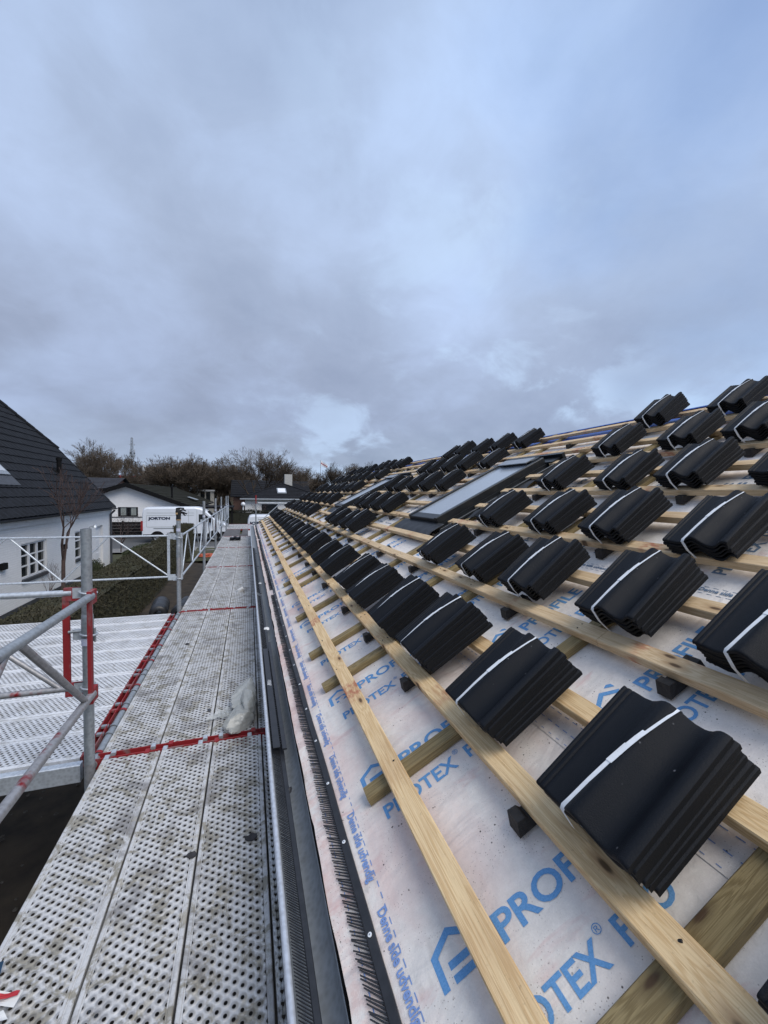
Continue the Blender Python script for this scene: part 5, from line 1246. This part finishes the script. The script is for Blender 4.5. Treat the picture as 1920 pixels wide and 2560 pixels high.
TREES=[('spread',0,243,75,1097,1.05,'broad bare tree behind the ridge end of the left house'),
('bushy',1,205,70,1135,1.0,'bare bushy tree just above the left house verge'),
('slim',0,291,95,1130,0.9,'slender bare tree left of the lattice mast'),
('slim',0,312,110,1133,1.0,'slim bare tree standing just before the lattice mast'),
('slim',0,352,120,1150,1.1,'thin bare tree right of the lattice mast'),
('bushy',0,383,85,1146,1.0,'bare tree behind the white feather flag'),
('bushy',1,425,70,1136,1.15,'left half of the big dense brown clump above the bungalow roof'),
('bushy',0,472,68,1130,1.25,'biggest dense bare tree above the bungalow roof'),
('bushy',1,512,74,1145,1.1,'brownish bare tree right of the big dense one'),
('bushy',0,548,72,1146,1.0,'bare tree over the flat roofed white house'),
('bushy',1,582,75,1152,1.0,'brown tree left of the wide open-crowned tree'),
('spread',1,643,62,1113,1.15,'wide open-crowned bare tree left of the pale chimney'),
('bushy',0,612,80,1158,1.0,'low brown tree under the open-crowned one'),
('bushy',1,672,84,1166,1.0,'low bare tree behind the hipped roof'),
('spread',0,728,95,1148,0.95,'bare tree right above the pale chimney'),
('spread',1,766,100,1157,0.9,'bare tree between the chimney and the flag'),
('bushy',0,700,92,1172,1.0,'dark bush tree left of the chimney'),
('spread',0,835,105,1147,0.95,'bare tree right of the flag on its pole'),
('spread',1,866,112,1152,0.8,'bare tree above the far tile bundles'),
('slim',0,893,118,1148,1.2,'slim bare tree above the far tile bundles'),
('spread',0,921,125,1143,0.75,'last small bare tree before the roof hides them'),
('bushy',1,795,108,1172,1.1,'low dark tree around the foot of the flag pole'),
('bushy',0,160,80,1150,1.0,'bare tree mostly hidden behind the left house roof'),
('bushy',1,330,78,1172,1.0,'low bare tree at the foot of the lattice mast'),
('bushy',0,270,72,1165,0.9,'low bare tree over the slate roof')]
q=random.Random(8)
for kind,i,pxx,Y,ty,wd,lab in TREES:
    depth=Y*(math.cos(yaw))+fwX(pxx,Y)*math.sin(yaw); h=CAM.z+(1229-ty)/F_PX*depth
    tree(kind,i,fwX(pxx,Y),Y,h,wd,lab,q.uniform(0,6.28))
# thicket that closes the horizon
mb=MB(); q=random.Random(21)
for k in range(22000):
    x=q.uniform(-60,45); y=q.uniform(84,104); g_=2.9+1.6*noise.noise(Vector((x*.13,0,2)))+0.5*noise.noise(Vector((x*.7,y*.3,2))); z=q.random()**0.8*g_*1.25
    d=Vector((q.gauss(0,.5),q.gauss(0,.5),1)).normalized(); e=Vector((0.032,0,0)); l=d*q.uniform(.6,1.9); p=Vector((x,y,z)); mb.add([p-e,p+e,p+l],[(0,1,2)])
tag(mb.build('thicket',M['bark2']),'brown thicket closing the view between the far houses','thicket',kind='stuff')
mb=MB(); vs=[]
for i in range(71):
    x=-260+6*i; vs+=[(x,190,0),(x,190,5.2+1.6*noise.noise(Vector((x*.05,1,0)))+.8*noise.noise(Vector((x*.4,1,0)))),(x,215,0)]
mb.add(vs,[(3*i,3*i+3,3*i+4,3*i+1) for i in range(70)]+[(3*i+1,3*i+4,3*i+5,3*i+2) for i in range(70)]); tag(mb.build('distant_woods',M['bark']),'far dark line of woods on the horizon','woods',kind='stuff')
# young tree and shrubs by the left house
def small_tree(label,x,y,h,cfg,seed,wd=1.0,m='bark_red'):
    q=random.Random(seed); t=empty('bare_tree',label,'tree',(x,y,0)); tr=MB(); cr=MB(); tr.tube((0,0,0),(0.02,0,h*.28),cfg['r'],8,0,cfg['r']*.85,cap=False)
    for i in range(cfg['stems']):
        d=side_dir(Vector((0,0,1)),q,cfg['ang']); branch(cr,Vector((0.02,0,h*.28-.3*q.random()*(i>0))),d,h*cfg['l0'],cfg['r']*.6,0,q,cfg)
    cr.v=[(v[0]*wd,v[1]*wd,v[2]) for v in cr.v]; tr.build('trunk',M[m],t); cr.build('crown',M[m],t)
yt=dict(lv=4,n=[2,3,3,2],ang=R(34),k=0.68,wob=0.16,up=0.22,r=0.065,stems=4,l0=0.25,rmin=0.007)
small_tree('slim young bare tree with upright reddish branches before the white wall',-5.75,16.1,4.6,yt,12,1.0)
sh=dict(lv=3,n=[3,3,3],ang=R(42),k=0.62,wob=0.12,up=0.15,r=0.02,stems=7,l0=0.30)
small_tree('small leafless shrub at the foot of the white wall',-5.95,11.8,1.0,sh,14)
small_tree('leafless shrub beside the young tree',-5.7,14.9,1.6,dict(sh,r=0.018,ang=R(30)),15,0.8)
small_tree('leafless bush in front of the bungalow window',-6.9,27.2,2.6,dict(sh,lv=4,r=0.03,n=[3,3,3,3],ang=R(48)),17,1.25)
small_tree('leafless bush in front of the low white house on the right',1.2,46.5,3.0,dict(sh,lv=4,r=0.035,n=[3,3,3,3],ang=R(44)),19,1.2)
# ================================================================== vans
def van(label,x,y,L_,H_,high,text,tx,lab2=None):
    t=empty('van',label,'van',(x,y,0)); W=2.0
    if high: out_=[(0,0.55),(0.02,1.2),(0.05,2.1),(0.12,2.42),(0.30,2.52),(3.4,2.55),(3.75,2.47),(4.15,2.22),(4.62,1.72),(4.85,1.50),(5.35,1.32),(5.50,1.15),(5.54,0.75),(5.50,0.45),(0.05,0.42)]
    else: out_=[(0,0.5),(0.02,1.1),(0.06,1.75),(0.16,1.98),(0.35,2.05),(2.9,2.06),(3.25,1.98),(3.6,1.75),(4.05,1.38),(4.6,1.18),(4.9,1.0),(4.95,0.65),(4.9,0.4),(0.05,0.38)]
    k=H_/max(p[1] for p in out_); kx=L_/max(p[0] for p in out_); pts=[(p[0]*kx,p[1]*k) for p in out_]; n=len(pts)
    cx_,cz_=L_/2,H_/2
    secs=[(0.0,0.94,0.10),(0.06,0.985,0.035),(0.16,1.0,0.0),(W-0.16,1.0,0.0),(W-0.06,0.985,0.035),(W,0.94,0.10)]
    mb=MB(); vs=[]
    for yy,sc,dz in secs:
        for px_,pz in pts:
            z=0.4+(pz-0.4)*(1-(1-sc)*0.9); vs.append((cx_+(px_-cx_)*(1-(1-sc)*.35),yy,z))
    m=len(secs); mb.add(vs,[(a*n+i,a*n+(i+1)%n,(a+1)*n+(i+1)%n,(a+1)*n+i) for a in range(m-1) for i in range(n)],0,True); mb.add(vs[:n],[tuple(range(n-1,-1,-1))]); mb.add(vs[-n:],[tuple(range(n))])
    b=mb.build('body',M['van'],t,None,True); b.data.set_sharp_from_angle(angle=R(35))
    f=kx; 
    def side(pts2,nm,m_,yy=-0.006,par=t):
        mb=MB(); nn=len(pts2); mb.add([(p[0]*f,yy,p[1]*k) for p in pts2]+[(p[0]*f,yy+.02,p[1]*k) for p in pts2],[tuple(range(nn)),tuple(range(2*nn-1,nn-1,-1))]+[(i,(i+1)%nn,(i+1)%nn+nn,i+nn) for i in range(nn)]); return mb.build(nm,m_,par,None,True)
    if high:
        side([(3.62,1.45),(3.62,2.02),(4.02,2.02),(4.50,1.62),(4.50,1.45)],'side_window',M['glassdark'])
        side([(0.75,0.98),(0.75,1.04),(2.75,1.04),(2.75,0.98)],'slide_rail',M['galv'],-0.010)
        side([(0.1,0.42),(0.1,0.60),(0.7,0.60),(0.7,0.42)],'sill_trim',M['trimblack']); side([(1.75,0.40),(1.75,0.62),(4.2,0.62),(4.2,0.40)],'sill_trim',M['trimblack'])
        side([(5.05,0.42),(5.05,0.72),(5.50,0.72),(5.50,0.42)],'bumper',M['trimblack']); side([(5.05,1.02),(5.0,1.30),(5.25,1.30),(5.46,1.05)],'headlight',M['clearlens'])
        side([(-0.03,0.85),(-0.03,1.55),(0.10,1.55),(0.10,0.85)],'tail_light',M['redlens'])
        mb=MB()
        for a_,b_ in (((0.35,2.12),(3.3,2.12)),((0.35,1.95),(3.3,1.95)),((0.35,1.12),(3.5,1.12)),((2.95,0.7),(2.95,2.3)),((0.32,1.12),(0.32,1.95)),((3.5,0.7),(3.5,2.35))):
            if a_[0]==b_[0]: mb.box((a_[0]*f-.008,-.008,a_[1]*k),(a_[0]*f+.008,-.001,b_[1]*k))
            else: mb.box((a_[0]*f,-.008,a_[1]*k-.010),(b_[0]*f,-.001,a_[1]*k+.010))
        mb.build('panel_seams',M['curtain'],t)
        mb=MB(); mb.box((4.30*f,-0.20,1.40),(4.52*f,-0.02,1.72)); mb.build('mirror',M['trimblack'],t)
        mb=MB(); pz=[(3.80,2.44),(4.15,2.20),(4.62,1.74),(4.55,1.70)]; mb.add([(4.17*f,.14,2.225*k),(4.62*f,.14,1.745*k),(4.62*f,W-.14,1.745*k),(4.17*f,W-.14,2.225*k)],[(0,1,2,3)]); o=mb.build('windscreen',M['glassdark'],t); o.location=(.012,0,.012)
    else:
        side([(3.1,1.25),(3.15,1.72),(3.5,1.70),(3.95,1.32),(3.95,1.25)],'side_window',M['glassdark']); side([(0.1,0.40),(0.1,0.55),(4.9,0.55),(4.9,0.40)],'sill_trim',M['trimblack'])
        side([(-0.03,0.75),(-0.03,1.4),(0.06,1.4),(0.06,0.75)],'tail_light',M['redlens'])
    for wx in ((0.98*f,4.62*f) if high else (0.85*f,4.0*f)):
        for wy in (0.0,W):
            s_=-1 if wy==0 else 1; r_=0.35; Mx=Matrix.Rotation(R(90),3,'X')
            mb=MB(); mb.lathe([(r_*.62,-.11),(r_*.94,-.11),(r_,-.07),(r_,.07),(r_*.94,.11),(r_*.62,.11)],(wx,wy+(0.12 if wy==0 else -0.12),r_),22,0,Mx); w_=mb.build('wheel',M['rubber'],t)
            mb=MB(); mb.lathe([(0,.04),(r_*.22,.05),(r_*.3,.02),(r_*.55,.02),(r_*.63,.06),(r_*.63,-.1)],(wx,wy+(0.04 if wy==0 else -0.04),r_),22,0,Mx); o=mb.build('rim',M['alloy'],w_)
            if wy==0:
                mb=MB(); vs=[]; 
                for i in range(15):
                    a_=math.pi*i/14; vs+=[(wx+.46*math.cos(a_),-.004,r_+.46*math.sin(a_)),(wx+.37*math.cos(a_),-.004,r_+.37*math.sin(a_))]
                mb.add(vs,[(2*i,2*i+2,2*i+3,2*i+1) for i in range(14)]); 
                mb.add([(wx,-.003,r_)]+[(wx+.38*math.cos(math.pi*i/14),-.003,r_+.38*math.sin(math.pi*i/14)) for i in range(15)],[(0,i,i+1) for i in range(1,15)]); mb.build('wheel_arch',M['trimblack'],t)
    T=text_geo(text,0.055,4); mb=MB(); x0,x1,z0,z1=tx; mb.add([(x0+(x1-x0)*a,-0.012,z0+(z1-z0)*b_) for a,b_ in T[0]],T[1]); mb.build('lettering',M['navy'],t)
    return t
van('high-roofed white van lettered JORTON parked across the road',-6.98,32.4,5.60,2.50,True,'JORTON',(0.42,1.80,1.55,1.80))
van('lower white van half hidden behind the roof edge, end of its lettering showing',-0.02,29.4,4.95,2.06,False,'JORTON',(-0.0,0.0,0,0) if False else (0.14,1.60,1.36,1.62))
# ================================================================== mast, flags, far pole
mast=empty('lattice_mast','tall grey lattice radio mast rising above the bare trees','mast',(fwX(331,160),160,0))
mb=MB(); hm_=21.7; q=random.Random(4)
for lv in range(24):
    z0,z1=hm_*lv/24,hm_*(lv+1)/24; w0,w1=0.62-0.016*lv,0.62-0.016*(lv+1); c0=[(w0,w0),(-w0,w0),(-w0,-w0),(w0,-w0)]; c1=[(w1,w1),(-w1,w1),(-w1,-w1),(w1,-w1)]
    for i in range(4):
        mb.tube((*c0[i],z0),(*c1[i],z1),0.07,4,cap=False); mb.tube((*c0[i],z0),(*c1[(i+1)%4],z1),0.045,3,cap=False); mb.tube((*c1[i],z1),(*c1[(i+1)%4],z1),0.04,3,cap=False)
mb.build('lattice',M['galv'],mast)
for z in (15.2,16.2,19.2): 
    for a in (0,2.1,4.2):
        mb=MB(); mb.box((0.75*math.cos(a)-.15,0.75*math.sin(a)-.15,z),(0.75*math.cos(a)+.15,0.75*math.sin(a)+.15,z+(1.5 if z<18 else .4))); mb.build('antenna',M['galv_light'],mast)
ff=empty('feather_flag','white feather-shaped advertising flag among the trees','flag',(fwX(357,100),100,0))
mb=MB(); mb.tube((0,0,0),(0,0,9.0),0.06,6); mb.build('pole',M['galv_light'],ff)
mb=MB(); vs=[]
for i in range(12):
    t=i/11; z=9.6-4.6*t+ -0.2; w_=0.25+1.0*math.sin(min(1,t*1.6)*math.pi/2)
    vs+=[(0.06,0,z),(0.06+w_,0.15*math.sin(t*5),z-0.3*t)]
mb.add(vs,[(2*i,2*i+1,2*i+3,2*i+2) for i in range(11)]); o=mb.build('cloth',M['whitepaint'],ff); o.modifiers.new('t','SOLIDIFY').thickness=0.02
fp=empty('flagpole','flag pole flying a white flag with a dull red stripe','flag',(fwX(801,110),110,0))
mb=MB(); mb.tube((0,0,0),(0,0,12.6),0.07,6); mb.build('pole',M['galv_light'],fp)
for nm,z0,z1,m_ in (('cloth',-0.02,1.0,'whitepaint'),('stripe',0.42,0.60,'redpaper')):
    mb=MB(); vs=[]
    for i in range(10):
        t=i/9; x=0.1+1.75*t; zt_=12.5-1.15*t; h_=1.35*(1-.25*t); yy=.15*math.sin(t*6); d_=0.02 if nm=='stripe' else 0
        vs+=[(x,yy-d_,zt_-h_*z1),(x,yy-d_,zt_-h_*z0)]
    mb.add(vs,[(2*i,2*i+1,2*i+3,2*i+2) for i in range(9)]); o=mb.build(nm,M[m_],fp); o.modifiers.new('t','SOLIDIFY').thickness=0.015
pl_=empty('utility_pole','dark utility pole with a cross arm beside the open-crowned tree','pole',(fwX(673,80),80,0)); mb=MB(); mb.tube((0,0,0),(0,0,9.5),0.18,8,0,0.14); mb.build('pole',M['sill'],pl_); mb=MB(); mb.box((-1.5,-.06,7.3),(0,.06,7.45)); mb.build('cross_arm',M['sill'],pl_)
lt=empty('garden_lamp','white globe garden lamp before the low white house','lamp',(fwX(608,44),44,0)); mb=MB(); mb.tube((0,0,0),(0,0,2.25),0.06,8); mb.build('post',M['whitepaint'],lt); mb=MB(); mb.lathe([(0,.0),(.16,.06),(.22,.22),(.16,.38),(0,.46)],(0,0,2.2),12); mb.build('globe',M['whitepaint'],lt)
# ================================================================== things on the ground by the scaffold
def roll(label,x,y,z,L_,r_,rz,m):
    t=empty('pipe_roll',label,'roll',(x,y,z)); t.rotation_euler=(0,0,rz); mb=MB(); Mx=Matrix.Rotation(R(90),3,'Y')
    mb.lathe([(r_*.45,0),(r_*.9,0),(r_,.03),(r_,L_-.03),(r_*.9,L_),(r_*.45,L_),(r_*.4,.05)],(0,0,r_),20,0,Mx); mb.build('roll',M[m],t)
    for k in range(2):
        mb=MB(); mb.lathe([(r_+.003,0),(r_+.006,.01),(r_+.006,.05),(r_+.003,.06)],(0.2+0.35*k,0,r_),20,0,Mx); mb.build('band',M['sill'],t)
roll('left one of the black rolls standing on a pallet beside the walkway',-1.72,9.3,0.9,0.9,0.17,R(96),'blackplastic'); roll('right one of the black rolls on the pallet beside the walkway',-1.32,9.2,0.9,0.9,0.17,R(86),'blackplastic')
t=empty('pallet','weathered wooden pallet and boards stacked beside the scaffold','pallet',(-1.6,9.2,0))
for k in range(6): 
    mb=MB(); mb.cbox((-0.75,-0.7+.24*k,0.80),(0.65,-0.52+.24*k,0.86),0.006); mb.build('board',M['counter'],t)
for k in range(3):
    mb=MB(); mb.cbox((-0.7+.6*k,-0.7,0.02),(-0.58+.6*k,0.68,0.795),0.008); mb.build('bearer',M['counter'],t)
t=empty('printed_sack','crumpled white plastic sack with black print below the second post','sack',(-1.05,9.5,0.88)); mb=crumple(18,24,0.32,0.42,0.16,5.0); mb.build('sack',M['paper'],t)
T=text_geo('BINO',0.03,3); mb=MB(); mb.add([(-0.10+0.30*a,-0.30+0.02*b+0.1*a,0.20+0.07*b) for a,b in T[0]],T[1]); mb.build('print',M['navy'],t)
t=empty('plastic_sheet','clear plastic sheet bunched beside the side platform',"plastic sheet",(-2.15,8.5,0.45)); mb=crumple(18,24,0.42,0.45,0.42,8.0); mb.build('sheet',M['plastic'],t)
t=empty('orange_barrier','orange plastic barrier mesh lying on the verge','barrier',(-2.1,24.0,0.12)); mb=crumple(12,18,0.50,0.35,0.14,12.0); mb.build('mesh_heap',M['orange'],t)
q=random.Random(31); mb=MB()
for k in range(420):
    x,y=q.uniform(-2.8,0.2),q.uniform(-1,9); s_=q.uniform(.008,.03); z=0.06; vs=[]
    for i in range(6): 
        a=i*1.047; vs.append((x+s_*math.cos(a)*q.uniform(.6,1.2),y+s_*math.sin(a)*q.uniform(.6,1.2),z))
    vs.append((x,y,z+s_*.8)); mb.add(vs,[(i,(i+1)%6,6) for i in range(6)])
tag(mb.build('rubble',M['rubble']),'scattered stones on the dark soil under the scaffold','stones',kind='stuff')
